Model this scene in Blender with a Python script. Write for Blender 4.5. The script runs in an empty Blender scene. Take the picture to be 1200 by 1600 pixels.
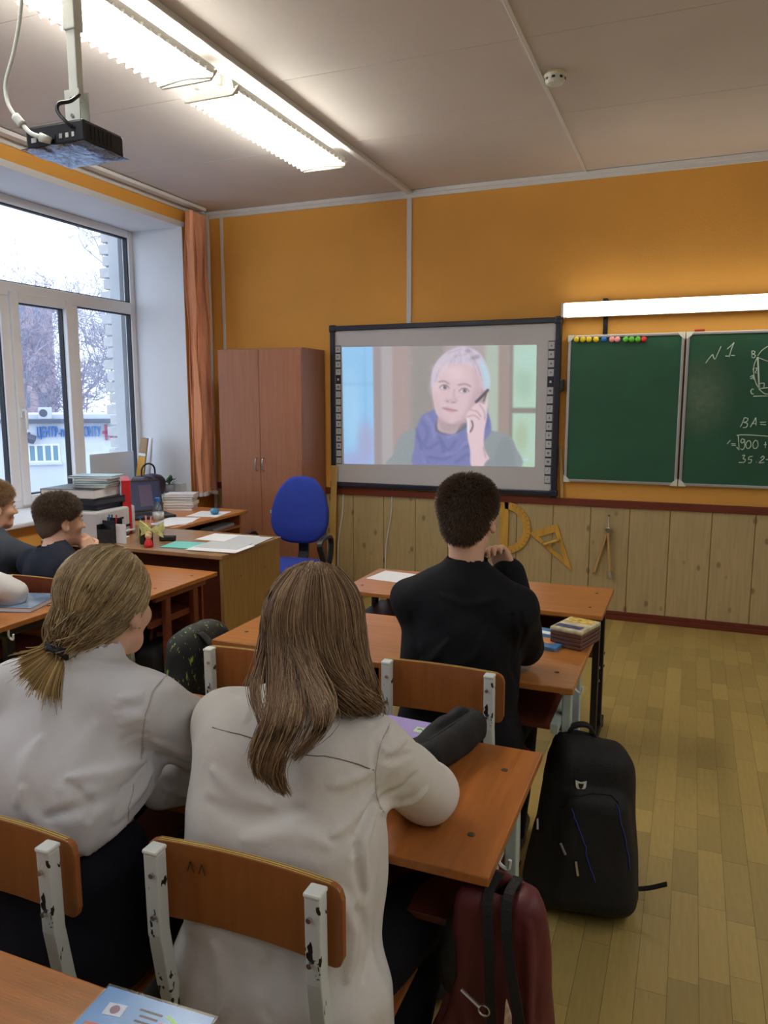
import bpy, math, random
import numpy as np
from mathutils import Vector, Matrix, Euler, noise as mnoise

random.seed(7); rng = np.random.default_rng(7)
PI = math.pi
scene = bpy.context.scene
col = scene.collection

# ------------------------------------------------------------------ camera, world, exposure
CAM_H, YAW, PITCH = 1.531, math.radians(21.97), math.radians(8.29)
cam_data = bpy.data.cameras.new('camera')
cam_data.sensor_fit = 'VERTICAL'; cam_data.sensor_height = 36.0
cam_data.lens = 36.0 * 1188.4 / 1600.0
cam_data.clip_start = 0.02; cam_data.clip_end = 400
cam = bpy.data.objects.new('camera', cam_data); col.objects.link(cam)
_f = Vector((-math.sin(YAW)*math.cos(PITCH), math.cos(YAW)*math.cos(PITCH), -math.sin(PITCH)))
_r = Vector((math.cos(YAW), math.sin(YAW), 0)); _u = _r.cross(_f)
cam.matrix_world = Matrix(((_r.x,_u.x,-_f.x,0),(_r.y,_u.y,-_f.y,0),(_r.z,_u.z,-_f.z,CAM_H),(0,0,0,1)))
scene.camera = cam

world = bpy.data.worlds.new('overcast_sky'); scene.world = world; world.use_nodes = True
_bg = world.node_tree.nodes['Background']
_bg.inputs['Color'].default_value = (0.74, 0.86, 1.0, 1); _bg.inputs['Strength'].default_value = 1.9

vs = scene.view_settings
vs.view_transform = 'Standard'; vs.look = 'None'; vs.gamma = 1.0; vs.exposure = 0.55
vs.use_curve_mapping = False

TUBE_E = 58.0          # brightness of the fluorescent tubes
BOARD_E = 3.2         # brightness of the lamp over the blackboard
ROOM_FILL_W = 7.0    # each unseen ceiling light behind and beside the camera, added as general fill

def room_fill(x, y):
    d = bpy.data.lights.new('ceiling_fill_light', 'AREA'); d.shape = 'RECTANGLE'; d.size = 0.22; d.size_y = 1.25
    d.energy = ROOM_FILL_W; d.color = (0.96, 0.97, 1.0)
    o = bpy.data.objects.new('ceiling_fill_light', d); col.objects.link(o); o.location = (x, y, 2.94)
for _x, _y in ((-2.17, 1.0), (-2.17, -0.4), (1.35, 2.4), (1.35, 1.0), (1.35, -0.4)):
    room_fill(_x, _y)

_c = scene.cycles
_c.max_bounces = 7; _c.diffuse_bounces = 4; _c.glossy_bounces = 3; _c.transmission_bounces = 4; _c.transparent_max_bounces = 8
_c.caustics_reflective = False; _c.caustics_refractive = False; _c.sample_clamp_indirect = 6.0
_c.use_light_tree = False

# ------------------------------------------------------------------ helpers
def lin(c):
    return tuple((x/12.92 if x <= 0.04045 else ((x+0.055)/1.055)**2.4) for x in (v/255.0 for v in c))

class MB:
    def __init__(s): s.v = []; s.f = []
    def add(s, vs_, fs):
        n = len(s.v); s.v += [tuple(map(float, v)) for v in vs_]; s.f += [tuple(i+n for i in f) for f in fs]; return s
    def box(s, x0, x1, y0, y1, z0, z1):
        return s.add([(x0,y0,z0),(x1,y0,z0),(x1,y1,z0),(x0,y1,z0),(x0,y0,z1),(x1,y0,z1),(x1,y1,z1),(x0,y1,z1)],
                     [(0,3,2,1),(4,5,6,7),(0,1,5,4),(1,2,6,5),(2,3,7,6),(3,0,4,7)])
    def obox(s, c, size, rot=None):
        m = rot if isinstance(rot, Matrix) else (Euler(rot).to_matrix() if rot else Matrix.Identity(3))
        a, b, d = size[0]/2, size[1]/2, size[2]/2; n = len(s.v); s.box(-a,a,-b,b,-d,d)
        for i in range(n, len(s.v)): s.v[i] = tuple(m @ Vector(s.v[i]) + Vector(c))
        return s
    def bar(s, p0, p1, w, h, up=(0,0,1)):
        p0, p1 = Vector(p0), Vector(p1); d = (p1-p0); L = d.length; d.normalize()
        r = d.cross(Vector(up))
        if r.length < 1e-4: r = d.cross(Vector((0,1,0)))
        r.normalize(); u = r.cross(d)
        m = Matrix((r, d, u)).transposed()
        return s.obox((p0+p1)/2, (w, L, h), m)
    def tube(s, pts, r, n=8, closed=False, cap=True):
        P = [Vector(p) for p in pts]; N = len(P)
        R = r if hasattr(r, '__len__') else [r]*N
        T = []
        for i in range(N):
            a = P[(i-1) % N] if (closed or i > 0) else P[0]; b = P[(i+1) % N] if (closed or i < N-1) else P[-1]
            t = b-a; t = t.normalized() if t.length > 1e-9 else Vector((0,0,1)); T.append(t)
        nrm = T[0].cross(Vector((0,0,1)))
        if nrm.length < 1e-3: nrm = T[0].cross(Vector((0,1,0)))
        nrm.normalize(); vs_ = []
        for i in range(N):
            nrm = nrm - T[i]*nrm.dot(T[i]); nrm.normalize(); b = T[i].cross(nrm)
            for k in range(n):
                a = 2*PI*k/n; vs_.append(P[i] + (nrm*math.cos(a)+b*math.sin(a))*R[i])
        fs = []
        for i in range(N if closed else N-1):
            j = (i+1) % N
            for k in range(n): fs.append((i*n+k, i*n+(k+1) % n, j*n+(k+1) % n, j*n+k))
        if cap and not closed: fs += [tuple(range(n))[::-1], tuple((N-1)*n+k for k in range(n))]
        return s.add(vs_, fs)
    def cyl(s, p0, p1, r0, r1=None, n=12): return s.tube([p0, p1], [r0, r0 if r1 is None else r1], n)
    def strap(s, pts, w, t, side=(1,0,0)):
        P = [Vector(p) for p in pts]; vs_ = []; N = len(P); sd = Vector(side).normalized()
        for i in range(N):
            tg = (P[min(i+1,N-1)]-P[max(i-1,0)]).normalized(); a = (sd - tg*sd.dot(tg)).normalized(); b = tg.cross(a)
            for x, y in ((-1,-1),(1,-1),(1,1),(-1,1)): vs_.append(P[i]+a*(x*w/2)+b*(y*t/2))
        fs = [(i*4+k, i*4+(k+1) % 4, i*4+4+(k+1) % 4, i*4+4+k) for i in range(N-1) for k in range(4)]
        return s.add(vs_, fs+[(3,2,1,0), tuple((N-1)*4+k for k in range(4))])
    def lathe(s, prof, c=(0,0,0), n=16, rot=None):
        m = rot if isinstance(rot, Matrix) else (Euler(rot).to_matrix() if rot else Matrix.Identity(3)); vs_ = []; fs = []
        for r, z in prof:
            for k in range(n): a = 2*PI*k/n; vs_.append(m @ Vector((r*math.cos(a), r*math.sin(a), z)) + Vector(c))
        for i in range(len(prof)-1):
            for k in range(n): fs.append((i*n+k, i*n+(k+1) % n, (i+1)*n+(k+1) % n, (i+1)*n+k))
        fs += [tuple(range(n))[::-1], tuple((len(prof)-1)*n+k for k in range(n))]
        return s.add(vs_, fs)
    def prism(s, poly, h0, h1, fn=None):
        fn = fn or (lambda u, v, w: (u, v, w)); n = len(poly)
        vs_ = [fn(u, v, h0) for u, v in poly]+[fn(u, v, h1) for u, v in poly]
        fs = [tuple(range(n))[::-1], tuple(range(n, 2*n))]+[(i, (i+1) % n, n+(i+1) % n, n+i) for i in range(n)]
        return s.add(vs_, fs)
    def frame(s, outer, inner, h0, h1, fn):
        n = len(outer)
        vs_ = [fn(u,v,h) for h in (h0,h1) for P in (outer,inner) for u,v in P]; fs = []
        for i in range(n):
            j = (i+1) % n
            fs += [(i,j,n+j,n+i),(2*n+i,3*n+i,3*n+j,2*n+j),(i,2*n+i,2*n+j,j),(n+i,n+j,3*n+j,3*n+i)]
        return s.add(vs_, fs)
    def ell(s, c, r, n=14, m=8, rot=None):
        R = Euler(rot).to_matrix() if rot else Matrix.Identity(3); vs_ = []; fs = []
        r = r if hasattr(r, '__len__') else (r,r,r)
        for i in range(1, m):
            t = PI*i/m
            for k in range(n):
                a = 2*PI*k/n; vs_.append(R @ Vector((r[0]*math.sin(t)*math.cos(a), r[1]*math.sin(t)*math.sin(a), r[2]*math.cos(t))) + Vector(c))
        top = len(vs_); vs_ += [R @ Vector((0,0,r[2])) + Vector(c), R @ Vector((0,0,-r[2])) + Vector(c)]
        for i in range(m-2):
            for k in range(n): fs.append((i*n+k, (i+1)*n+k, (i+1)*n+(k+1) % n, i*n+(k+1) % n))
        for k in range(n): fs += [(top, k, (k+1) % n), (top+1, (m-2)*n+(k+1) % n, (m-2)*n+k)]
        return s.add(vs_, fs)
    def build(s, name, mat, parent=None, bev=0, smooth=False, sub=0, loc=None):
        me = bpy.data.meshes.new(name); me.from_pydata(s.v, [], s.f); me.update()
        return link(name, me, mat, parent, bev, smooth, sub, loc)

def link(name, me, mat, parent=None, bev=0, smooth=False, sub=0, loc=None):
    o = bpy.data.objects.new(name, me); col.objects.link(o)
    if mat: me.materials.append(mat)
    if parent: o.parent = parent
    if loc: o.location = loc
    if smooth: me.polygons.foreach_set('use_smooth', [True]*len(me.polygons))
    if bev:
        b = o.modifiers.new('bevel', 'BEVEL'); b.width = bev; b.segments = 2; b.limit_method = 'ANGLE'; b.angle_limit = 0.7
    if sub:
        b = o.modifiers.new('subsurf', 'SUBSURF'); b.levels = sub; b.render_levels = sub
    return o

def tag(o, label=None, cat=None, group=None, kind=None):
    if label: o['label'] = label
    if cat: o['category'] = cat
    if group: o['group'] = group
    if kind: o['kind'] = kind
    return o
def struct(o, label=None): return tag(o, label, None, None, 'structure')
def thing(name, label, cat, loc=(0,0,0), rz=0, group=None):
    o = bpy.data.objects.new(name, None); col.objects.link(o); o.empty_display_size = 0.05
    o.location = loc; o.rotation_euler = (0,0,rz); return tag(o, label, cat, group)
def copy_tree(o, parent=None):
    c = o.copy(); col.objects.link(c); c.parent = parent
    for ch in o.children:
        if ch is not c: copy_tree(ch, c)
    return c

def crom(P, n=8, closed=False):
    P = [np.array(p, float) for p in P]; N = len(P); out = []
    for i in range(N if closed else N-1):
        p0 = P[(i-1) % N] if (closed or i > 0) else 2*P[0]-P[1]
        p1 = P[i]; p2 = P[(i+1) % N]; p3 = P[(i+2) % N] if (closed or i+2 < N) else 2*P[-1]-P[-2]
        for k in range(n):
            t = k/n; out.append(0.5*((2*p1)+(-p0+p2)*t+(2*p0-5*p1+4*p2-p3)*t*t+(-p0+3*p1-3*p2+p3)*t**3))
    if not closed: out.append(P[-1])
    return out

# ------------------------------------------------------------------ materials
def nodes_of(m): m.use_nodes = True; return m.node_tree.nodes, m.node_tree.links
def M(name, c, rough=0.6, metal=0.0, var=0.0, scale=8.0, stretch=(1,1,1), bump=0.0, bscale=60.0, spec=0.5, emit=0.0, rnd=0.0, coat=0.0, bstretch=(1,1,1), detail=4.0):
    m = bpy.data.materials.new(name); N, L = nodes_of(m); b = N['Principled BSDF']
    b.inputs['Roughness'].default_value = rough; b.inputs['Metallic'].default_value = metal
    b.inputs['Specular IOR Level'].default_value = spec; b.inputs['Coat Weight'].default_value = coat
    c = lin(c); b.inputs['Base Color'].default_value = (*c, 1)
    if emit:
        b.inputs['Emission Color'].default_value = (*c, 1); b.inputs['Emission Strength'].default_value = emit
    tc = mp = None
    def coords(st):
        tc = N.new('ShaderNodeTexCoord'); mp = N.new('ShaderNodeMapping'); mp.inputs['Scale'].default_value = st
        L.new(tc.outputs['Object'], mp.inputs['Vector']); return mp.outputs['Vector']
    src = None
    if var:
        nz = N.new('ShaderNodeTexNoise'); nz.inputs['Scale'].default_value = scale; nz.inputs['Detail'].default_value = detail
        L.new(coords(stretch), nz.inputs['Vector'])
        rp = N.new('ShaderNodeValToRGB'); rp.color_ramp.elements[0].position = 0.3; rp.color_ramp.elements[1].position = 0.7
        rp.color_ramp.elements[0].color = (*[x*(1-var) for x in c], 1); rp.color_ramp.elements[1].color = (*[min(1, x*(1+var)) for x in c], 1)
        L.new(nz.outputs['Fac'], rp.inputs['Fac']); src = rp.outputs['Color']
    if rnd:
        oi = N.new('ShaderNodeObjectInfo'); hs = N.new('ShaderNodeHueSaturation'); mr = N.new('ShaderNodeMapRange')
        mr.inputs['To Min'].default_value = 1-rnd; mr.inputs['To Max'].default_value = 1+rnd
        L.new(oi.outputs['Random'], mr.inputs['Value']); L.new(mr.outputs['Result'], hs.inputs['Value'])
        if src: L.new(src, hs.inputs['Color'])
        else: hs.inputs['Color'].default_value = (*c, 1)
        src = hs.outputs['Color']
    if src: L.new(src, b.inputs['Base Color'])
    if bump:
        nz = N.new('ShaderNodeTexNoise'); nz.inputs['Scale'].default_value = bscale; nz.inputs['Detail'].default_value = 5
        L.new(coords(bstretch), nz.inputs['Vector'])
        bp = N.new('ShaderNodeBump'); bp.inputs['Strength'].default_value = bump; bp.inputs['Distance'].default_value = 0.01
        L.new(nz.outputs['Fac'], bp.inputs['Height']); L.new(bp.outputs['Normal'], b.inputs['Normal'])
    return m
def wood(name, c, var=0.16, grain='x', rough=0.4, rnd=0.04, scale=6.0, knots=False, spec=0.45):
    st = {'x': (0.6, 9, 9), 'y': (9, 0.6, 9), 'z': (9, 9, 0.6)}[grain]
    m = M(name, c, rough, var=var, scale=scale, stretch=st, rnd=rnd, bump=0.05, bscale=40, bstretch=st, spec=spec, detail=6)
    if knots:
        N, L = m.node_tree.nodes, m.node_tree.links; b = N['Principled BSDF']; lk = b.inputs['Base Color'].links[0]; src = lk.from_socket
        tc = N.new('ShaderNodeNewGeometry'); mp = N.new('ShaderNodeMapping'); mp.inputs['Scale'].default_value = (1, 1, 0.6)
        vo = N.new('ShaderNodeTexVoronoi'); vo.inputs['Scale'].default_value = 9.0; vo.inputs['Randomness'].default_value = 1.0
        L.new(tc.outputs['Position'], mp.inputs['Vector']); L.new(mp.outputs['Vector'], vo.inputs['Vector'])
        rp = N.new('ShaderNodeValToRGB'); rp.color_ramp.elements[0].position = 0.08; rp.color_ramp.elements[1].position = 0.16
        rp.color_ramp.elements[0].color = (0.55, 0.48, 0.42, 1); rp.color_ramp.elements[1].color = (1, 1, 1, 1)
        L.new(vo.outputs['Distance'], rp.inputs['Fac'])
        mx = N.new('ShaderNodeMix'); mx.data_type = 'RGBA'; mx.blend_type = 'MULTIPLY'; mx.inputs[0].default_value = 1
        L.new(src, mx.inputs[6]); L.new(rp.outputs['Color'], mx.inputs[7]); L.new(mx.outputs[2], b.inputs['Base Color'])
    return m
def attr_mat(name, rough=0.5, emit=0.0, base=1.0, spec=0.5):
    m = bpy.data.materials.new(name); N, L = nodes_of(m); b = N['Principled BSDF']
    b.inputs['Roughness'].default_value = rough; b.inputs['Specular IOR Level'].default_value = spec
    at = N.new('ShaderNodeVertexColor'); at.layer_name = 'col'; s = at.outputs['Color']
    if emit:
        L.new(s, b.inputs['Emission Color']); b.inputs['Emission Strength'].default_value = emit
    if base != 1.0:
        mx = N.new('ShaderNodeMix'); mx.data_type = 'RGBA'; mx.blend_type = 'MULTIPLY'; mx.inputs[0].default_value = 1
        mx.inputs[7].default_value = (base, base, base, 1); L.new(s, mx.inputs[6]); s = mx.outputs[2]
    L.new(s, b.inputs['Base Color']); return m
def glass(name, tint=(0.96, 0.98, 1.0), refl=0.08):
    m = bpy.data.materials.new(name); N, L = nodes_of(m); out = N['Material Output']; N.remove(N['Principled BSDF'])
    t = N.new('ShaderNodeBsdfTransparent'); t.inputs['Color'].default_value = (*tint, 1)
    g = N.new('ShaderNodeBsdfGlossy'); g.inputs['Roughness'].default_value = 0.02
    mx = N.new('ShaderNodeMixShader'); mx.inputs[0].default_value = refl
    L.new(t.outputs[0], mx.inputs[1]); L.new(g.outputs[0], mx.inputs[2]); L.new(mx.outputs[0], out.inputs['Surface']); return m
def emitter(name, c, e):
    m = bpy.data.materials.new(name); N, L = nodes_of(m); b = N['Principled BSDF']; c = lin(c)
    b.inputs['Base Color'].default_value = (*c, 1); b.inputs['Emission Color'].default_value = (*c, 1); b.inputs['Emission Strength'].default_value = e
    return m
def chipped(name, c, chip=(30, 22, 22), amount=0.36):
    m = M(name, c, 0.45); N, L = m.node_tree.nodes, m.node_tree.links; b = N['Principled BSDF']
    tc = N.new('ShaderNodeTexCoord'); mp = N.new('ShaderNodeMapping'); mp.inputs['Scale'].default_value = (1.6, 1.6, 0.7)
    nz = N.new('ShaderNodeTexNoise'); nz.inputs['Scale'].default_value = 32; nz.inputs['Detail'].default_value = 3
    L.new(tc.outputs['Object'], mp.inputs['Vector']); L.new(mp.outputs['Vector'], nz.inputs['Vector'])
    rp = N.new('ShaderNodeValToRGB'); rp.color_ramp.interpolation = 'CONSTANT'; rp.color_ramp.elements[1].position = amount
    rp.color_ramp.elements[0].color = (*lin(chip), 1); rp.color_ramp.elements[1].color = (*lin(c), 1)
    L.new(nz.outputs['Fac'], rp.inputs['Fac']); L.new(rp.outputs['Color'], b.inputs['Base Color']); return m

mat = dict(
    orange=M('orange_paint', (228, 166, 76), 0.7, var=0.05, scale=1.5, bump=0.12, bscale=90),
    cream=M('cream_paint', (214, 208, 196), 0.7),
    plyedge=M('ply_edge_veneer', (206, 166, 84), 0.5),
    ceil=M('ceiling_paint', (214, 208, 208), 0.8, var=0.04, scale=2.0, bump=0.06, bscale=30, rnd=0.02),
    white=M('white_paint', (226, 228, 234), 0.6, var=0.02, scale=2),
    trim=M('white_trim', (222, 222, 226), 0.55), pvc=M('white_pvc', (228, 228, 232), 0.35),
    gasket=M('window_gasket', (18, 20, 30), 0.6), glass=glass('window_glass'),
    rail=wood('mahogany_rail', (104, 42, 26), grain='x', rough=0.45), wains=wood('pale_panel_board', (180, 160, 118), var=0.10, grain='z', rough=0.5, knots=True, rnd=0.03),
    plank=M('lino_plank', (170, 147, 86), 0.34, var=0.07, scale=14, stretch=(6, 0.7, 1), rnd=0.16, spec=0.5),
    subfloor=M('lino_base', (150, 118, 62), 0.5),
    black=M('black_plastic', (22, 22, 26), 0.45), black_m=M('black_metal', (24, 23, 25), 0.4, metal=0.3), navy_p=M('dark_blue_plastic', (27, 29, 48), 0.4),
    wb=M('whiteboard_enamel', (206, 204, 210), 0.32), alu=M('aluminium', (190, 192, 196), 0.35, metal=0.7),
    board=M('green_chalkboard', (30, 84, 60), 0.55, var=0.16, scale=1.7, stretch=(1, 1, 2.2), detail=6, bump=0.02),
    chalk=M('white_chalk', (196, 214, 200), 0.95), chalk_red=M('red_chalk', (190, 60, 46), 0.9),
    yellow=M('yellow_magnet', (236, 206, 40), 0.35), blue=M('blue_magnet', (32, 106, 190), 0.35), pink=M('pink_magnet', (246, 160, 170), 0.35),
    green=M('green_magnet', (96, 190, 54), 0.35), red=M('red_magnet', (206, 40, 44), 0.35),
    toolwood=M('yellow_varnished_wood', (206, 160, 70), 0.4, var=0.12, scale=6, stretch=(8, 8, 1)), stickwood=M('pale_stick_wood', (196, 164, 96), 0.5, var=0.1, scale=5),
    closet=wood('cupboard_walnut', (150, 98, 70), var=0.10, grain='z', rough=0.38, rnd=0.03), steel=M('steel', (200, 200, 205), 0.25, metal=0.9),
    desk_x=wood('desk_beech_along', (172, 110, 54), grain='x', rough=0.3), desk_y=wood('desk_beech_across', (162, 98, 46), grain='y', rough=0.28),
    desk_edge=M('desk_edge_band', (168, 92, 40), 0.4), redwood=wood('red_brown_board', (112, 54, 34), grain='x', rough=0.45), dark_shelf=wood('dark_shelf_board', (92, 44, 30), grain='x'),
    ply=wood('chair_plywood', (152, 92, 44), var=0.10, grain='z', rough=0.35), post=chipped('chipped_white_enamel', (206, 212, 206)), cap=M('white_cap', (220, 224, 216), 0.5),
    legw=M('grey_green_enamel', (176, 190, 184), 0.4), oak=wood('oak_laminate', (156, 122, 70), var=0.16, grain='z', rough=0.45, scale=9), tdesk=wood('teacher_desk_top', (150, 116, 82), var=0.10, grain='x', rough=0.22),
    tdesk2=wood('computer_desk_top', (186, 120, 62), grain='y', rough=0.3), office=M('blue_upholstery', (28, 52, 150), 0.9, bump=0.2, bscale=500, var=0.06, scale=30),
    paper=M('white_paper', (232, 234, 240), 0.8), papgrey=M('printed_grey_paper', (190, 194, 200), 0.8), teal=M('teal_folder', (110, 206, 200), 0.4), ink=M('print_ink', (40, 44, 60), 0.8),
    screw=M('dark_screw_cap', (64, 44, 26), 0.5), blind=M('apricot_blind_fabric', (238, 172, 136), 0.8, rnd=0.16, var=0.06, scale=3, stretch=(3, 3, 0.4)),
)

# ------------------------------------------------------------------ room shell
XL, XR, YF, YB, ZC = -3.78, 2.3, 5.47, -2.4, 3.05
wall_front = struct(MB().box(XL-0.6, XR+0.1, YF, YF+0.15, 0, ZC).build('wall_front', mat['orange']), 'orange painted front wall above pale board panelling')
struct(MB().box(XR, XR+0.15, YB, YF, 0, ZC).build('wall_right', mat['cream']))
struct(MB().box(XL-0.6, XR+0.15, YB-0.15, YB, 0, ZC).build('wall_back', mat['cream']))
# wainscot boards, each a part of the front wall
pw = 0.262; x = XL+0.004; pmesh = None; k = 0
while x < XR-0.05:
    w = min(pw, XR-x)
    if w < pw-0.01: o = MB().box(0.002, w-0.002, 0, 0.012, 0.06, 0.80).build('panel', mat['wains'], wall_front, bev=0.002)
    elif pmesh is None:
        o = MB().box(0.002, pw-0.002, 0, 0.012, 0.06, 0.80).build('panel', mat['wains'], wall_front, bev=0.002); pmesh = o.data
    else: o = link('panel', pmesh, None, wall_front, bev=0.002)
    o.location = (x, YF-0.012, 0); x += pw; k += 1
struct(MB().box(XL, XR, YF-0.03, YF, 0.80, 0.85).build('trim_1', mat['rail'], bev=0.004), 'mahogany brown rail capping the panelling')
struct(MB().box(XL, XR, YF-0.028, YF-0.012, 0, 0.035).box(XL, XR, YF-0.02, YF-0.012, 0.035, 0.062).build('baseboard_front', mat['rail'], bev=0.003), 'brown skirting along the front wall')
struct(MB().box(XL, XR, YF-0.012, YF, 2.995, 3.048).box(XL, XR, YF-0.022, YF-0.012, 3.02, 3.048).build('trim_2', mat['trim'], bev=0.003), 'white cable channel along the top of the front wall')
struct(MB().box(-2.022, -1.985, YF-0.012, YF, 2.10, 2.995).build('trim_3', mat['trim'], bev=0.003), 'white vertical cable channel above the screen')
struct(MB().box(-3.635, -3.61, YF-0.012, YF, 1.2, 2.995).build('trim_4', mat['trim'], bev=0.003), 'white vertical strip above the cupboard')
# floor with separately laid strips
floor = struct(MB().box(XL-0.6, XR, YB, YF, -0.12, -0.004).build('floor', mat['subfloor']), 'yellow brown strip patterned linoleum floor')
lens = [0.32, 0.24, 0.40, 0.16]; sw = 0.0775; pm = {}
def plank_mesh(L):
    if L not in pm:
        b = MB().box(0.0004, sw-0.0004, 0.0004, L-0.0004, -0.004, 0.0); me = bpy.data.meshes.new('plank'); me.from_pydata(b.v, [], b.f); me.materials.append(mat['plank']); pm[L] = me
    return pm[L]
cand = []; rr = random.Random(3)
nx = int((XR-XL)/sw)
for i in range(nx+1):
    x0 = XL+i*sw; y0 = YB-rr.random()*0.3
    while y0 < YF-0.03:
        L = rr.choice(lens)
        if x0+sw <= XR+0.05: cand.append((x0, y0, L, rr.random()))
        y0 += L
def vis_rank(c):
    x0, y0, L, _ = c; cx, cy = x0+sw/2, y0+L/2
    if -1.0 < cx < 1.0 and cy > 1.2 and (cx > -0.28+0.0*cy):
        if cx < 0.9*cy*0.14+0.05: return cy
    return 100+math.hypot(cx, cy)
cand.sort(key=vis_rank)
for x0, y0, L, _ in cand[:300]:
    o = bpy.data.objects.new('plank', plank_mesh(L)); col.objects.link(o); o.parent = floor; o.location = (x0, y0, 0)
class _G: pass
b = MB(); tint = []
for x0, y0, L, r_ in cand[300:]:
    b.box(x0+0.0004, x0+sw-0.0004, y0+0.0004, min(YF, y0+L)-0.0004, -0.004, 0.0); tint += [r_]*8
me = bpy.data.meshes.new('plank_field'); me.from_pydata(b.v, [], b.f)
ca = me.color_attributes.new('col', 'FLOAT_COLOR', 'POINT'); base = np.array(lin((170, 147, 86)))
arr = np.ones((len(b.v), 4), np.float32); arr[:, :3] = base[None]*(0.84+0.32*np.array(tint))[:, None]
ca.data.foreach_set('color', arr.ravel())
tag(link('plank_field', me, attr_mat('lino_plank_field', 0.34), floor), kind='stuff')
# ceiling sheets with recessed joints
ceiling = struct(MB().box(XL-0.6, XR, YB, YF, ZC+0.008, ZC+0.15).build('ceiling', mat['ceil']), 'grey white ceiling of sheets with thin joints')
cm = None
xs = [XL, -2.004, -0.752, 0.5, 1.752, XR]; ys = [YF, 4.36, 3.44, 2.52, 1.60, 0.68, -0.24, -1.16, YB]
for a, c in zip(xs[:-1], xs[1:]):
    for d, e in zip(ys[:-1], ys[1:]):
        MB().box(a+0.0015, c-0.0015, e+0.0015, d-0.0015, ZC, ZC+0.008).build('ceiling_sheet', mat['ceil'], ceiling, bev=0.0015)
struct(MB().box(-2.024, -1.984, YB, YF, 3.022, 3.05).build('trim_5', mat['trim'], bev=0.004), 'white cable channel along the ceiling beside the tube lights')
struct(MB().box(-0.762, -0.742, YB, YF, 3.040, 3.05).build('trim_6', mat['trim'], bev=0.003), 'thin white channel along the ceiling by the smoke detector')

# ------------------------------------------------------------------ window wall
wins = [(3.15, 5.15), (0.65, 2.65), (-1.95, 0.05)]; ZS, ZT, XF, XO = 0.80, 2.88, -4.29, -4.36
b = MB().box(XO, XL, YB, YF, 0, ZS-0.03).box(XO, XL, YB, YF, ZT, ZC)
edges = [YF] + [e for w in wins for e in (w[1], w[0])] + [YB]
for i in range(0, len(edges), 2): b.box(XO, XL, edges[i+1], edges[i], ZS-0.03, ZT)
wall_left = struct(b.build('wall_left', mat['orange']), 'orange window wall above the white window recess')
b = MB()
for y0, y1 in wins:
    b.box(XO, XL+0.004, y0, y0+0.006, ZS, ZT).box(XO, XL+0.004, y1-0.006, y1, ZS, ZT).box(XO, XL+0.004, y0, y1, ZT-0.006, ZT)
    b.box(XL-0.002, XL+0.004, y0-0.03, y1+0.03, ZT, ZT+0.035)
b.build('recess_lining', mat['white'], wall_left)
for i, (y0, y1) in enumerate(wins):
    b = MB().box(XO, XL+0.05, y0, y1, ZS-0.03, ZS); b.build('window_sill', mat['pvc'], wall_left, bev=0.008)
struct(MB().box(XL, XL+0.012, YB, YF, 3.0, 3.045).box(XL+0.05, XL+0.11, YB, 5.33, 3.02, 3.045).build('trim_7', mat['trim'], bev=0.003), 'white curtain rail and channel above the window')
def window(n, y0, y1):
    w = struct(bpy.data.objects.new('window_%d' % n, None)); col.objects.link(w)
    xa, xb = XF-0.035, XF+0.035; zt, zb = ZT-0.006, ZS; fz = 2.27
    f = MB()
    f.box(xa, xb, y1-0.055, y1-0.006, zb, zt).box(xa, xb, y0+0.006, y0+0.055, zb, zt).box(xa, xb, y0+0.055, y1-0.055, zt-0.055, zt).box(xa, xb, y0+0.055, y1-0.055, zb, zb+0.05)
    f.box(xa, xb, y0+0.055, y1-0.055, fz-0.045, fz+0.045)
    m1, m2 = y1-0.695, y1-1.285
    for m in (m1, m2): f.box(xa, xb, m-0.05, m+0.05, zb+0.05, fz-0.045)
    f.build('window_frame', mat['pvc'], w, bev=0.006)
    g = MB()
    panes = [(y0+0.055, y1-0.055, fz+0.045, zt-0.055), (m1+0.05, y1-0.055, zb+0.05, fz-0.045), (m2+0.05, m1-0.05, zb+0.05, fz-0.045), (y0+0.055, m2-0.05, zb+0.05, fz-0.045)]
    for i, (a, c, z0, z1) in enumerate(panes):
        if i == 2:   # opening sash stands proud of the frame
            s = MB().box(xa+0.01, xb+0.022, a-0.03, a+0.035, z0-0.03, z1+0.03).box(xa+0.01, xb+0.022, c-0.035, c+0.03, z0-0.03, z1+0.03)
            s.box(xa+0.01, xb+0.022, a+0.035, c-0.035, z1-0.035, z1+0.03).box(xa+0.01, xb+0.022, a+0.035, c-0.035, z0-0.03, z0+0.035)
            so = s.build('sash', mat['pvc'], w, bev=0.006)
            h = MB().box(xb+0.022, xb+0.032, a-0.012, a+0.012, 1.42, 1.50).tube([(xb+0.03, a, 1.47), (xb+0.055, a, 1.47), (xb+0.062, a, 1.455), (xb+0.062, a, 1.34)], [0.009, 0.009, 0.010, 0.008], 8)
            h.build('handle', mat['pvc'], so)
            a += 0.035; c -= 0.035; z0 += 0.035; z1 -= 0.035
        t = 0.008
        gk = MB().box(XF-0.02, XF+0.02, a, a+t, z0, z1).box(XF-0.02, XF+0.02, c-t, c, z0, z1).box(XF-0.02, XF+0.02, a+t, c-t, z1-t, z1).box(XF-0.02, XF+0.02, a+t, c-t, z0, z0+t)
        gk.build('gasket', mat['gasket'], w)
        MB().box(XF-0.004, XF+0.004, a+t, c-t, z0+t, z1-t).build('pane', mat['glass'], w)
    return w
for i, (y0, y1) in enumerate(wins): window(i+1, y0, y1)
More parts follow.
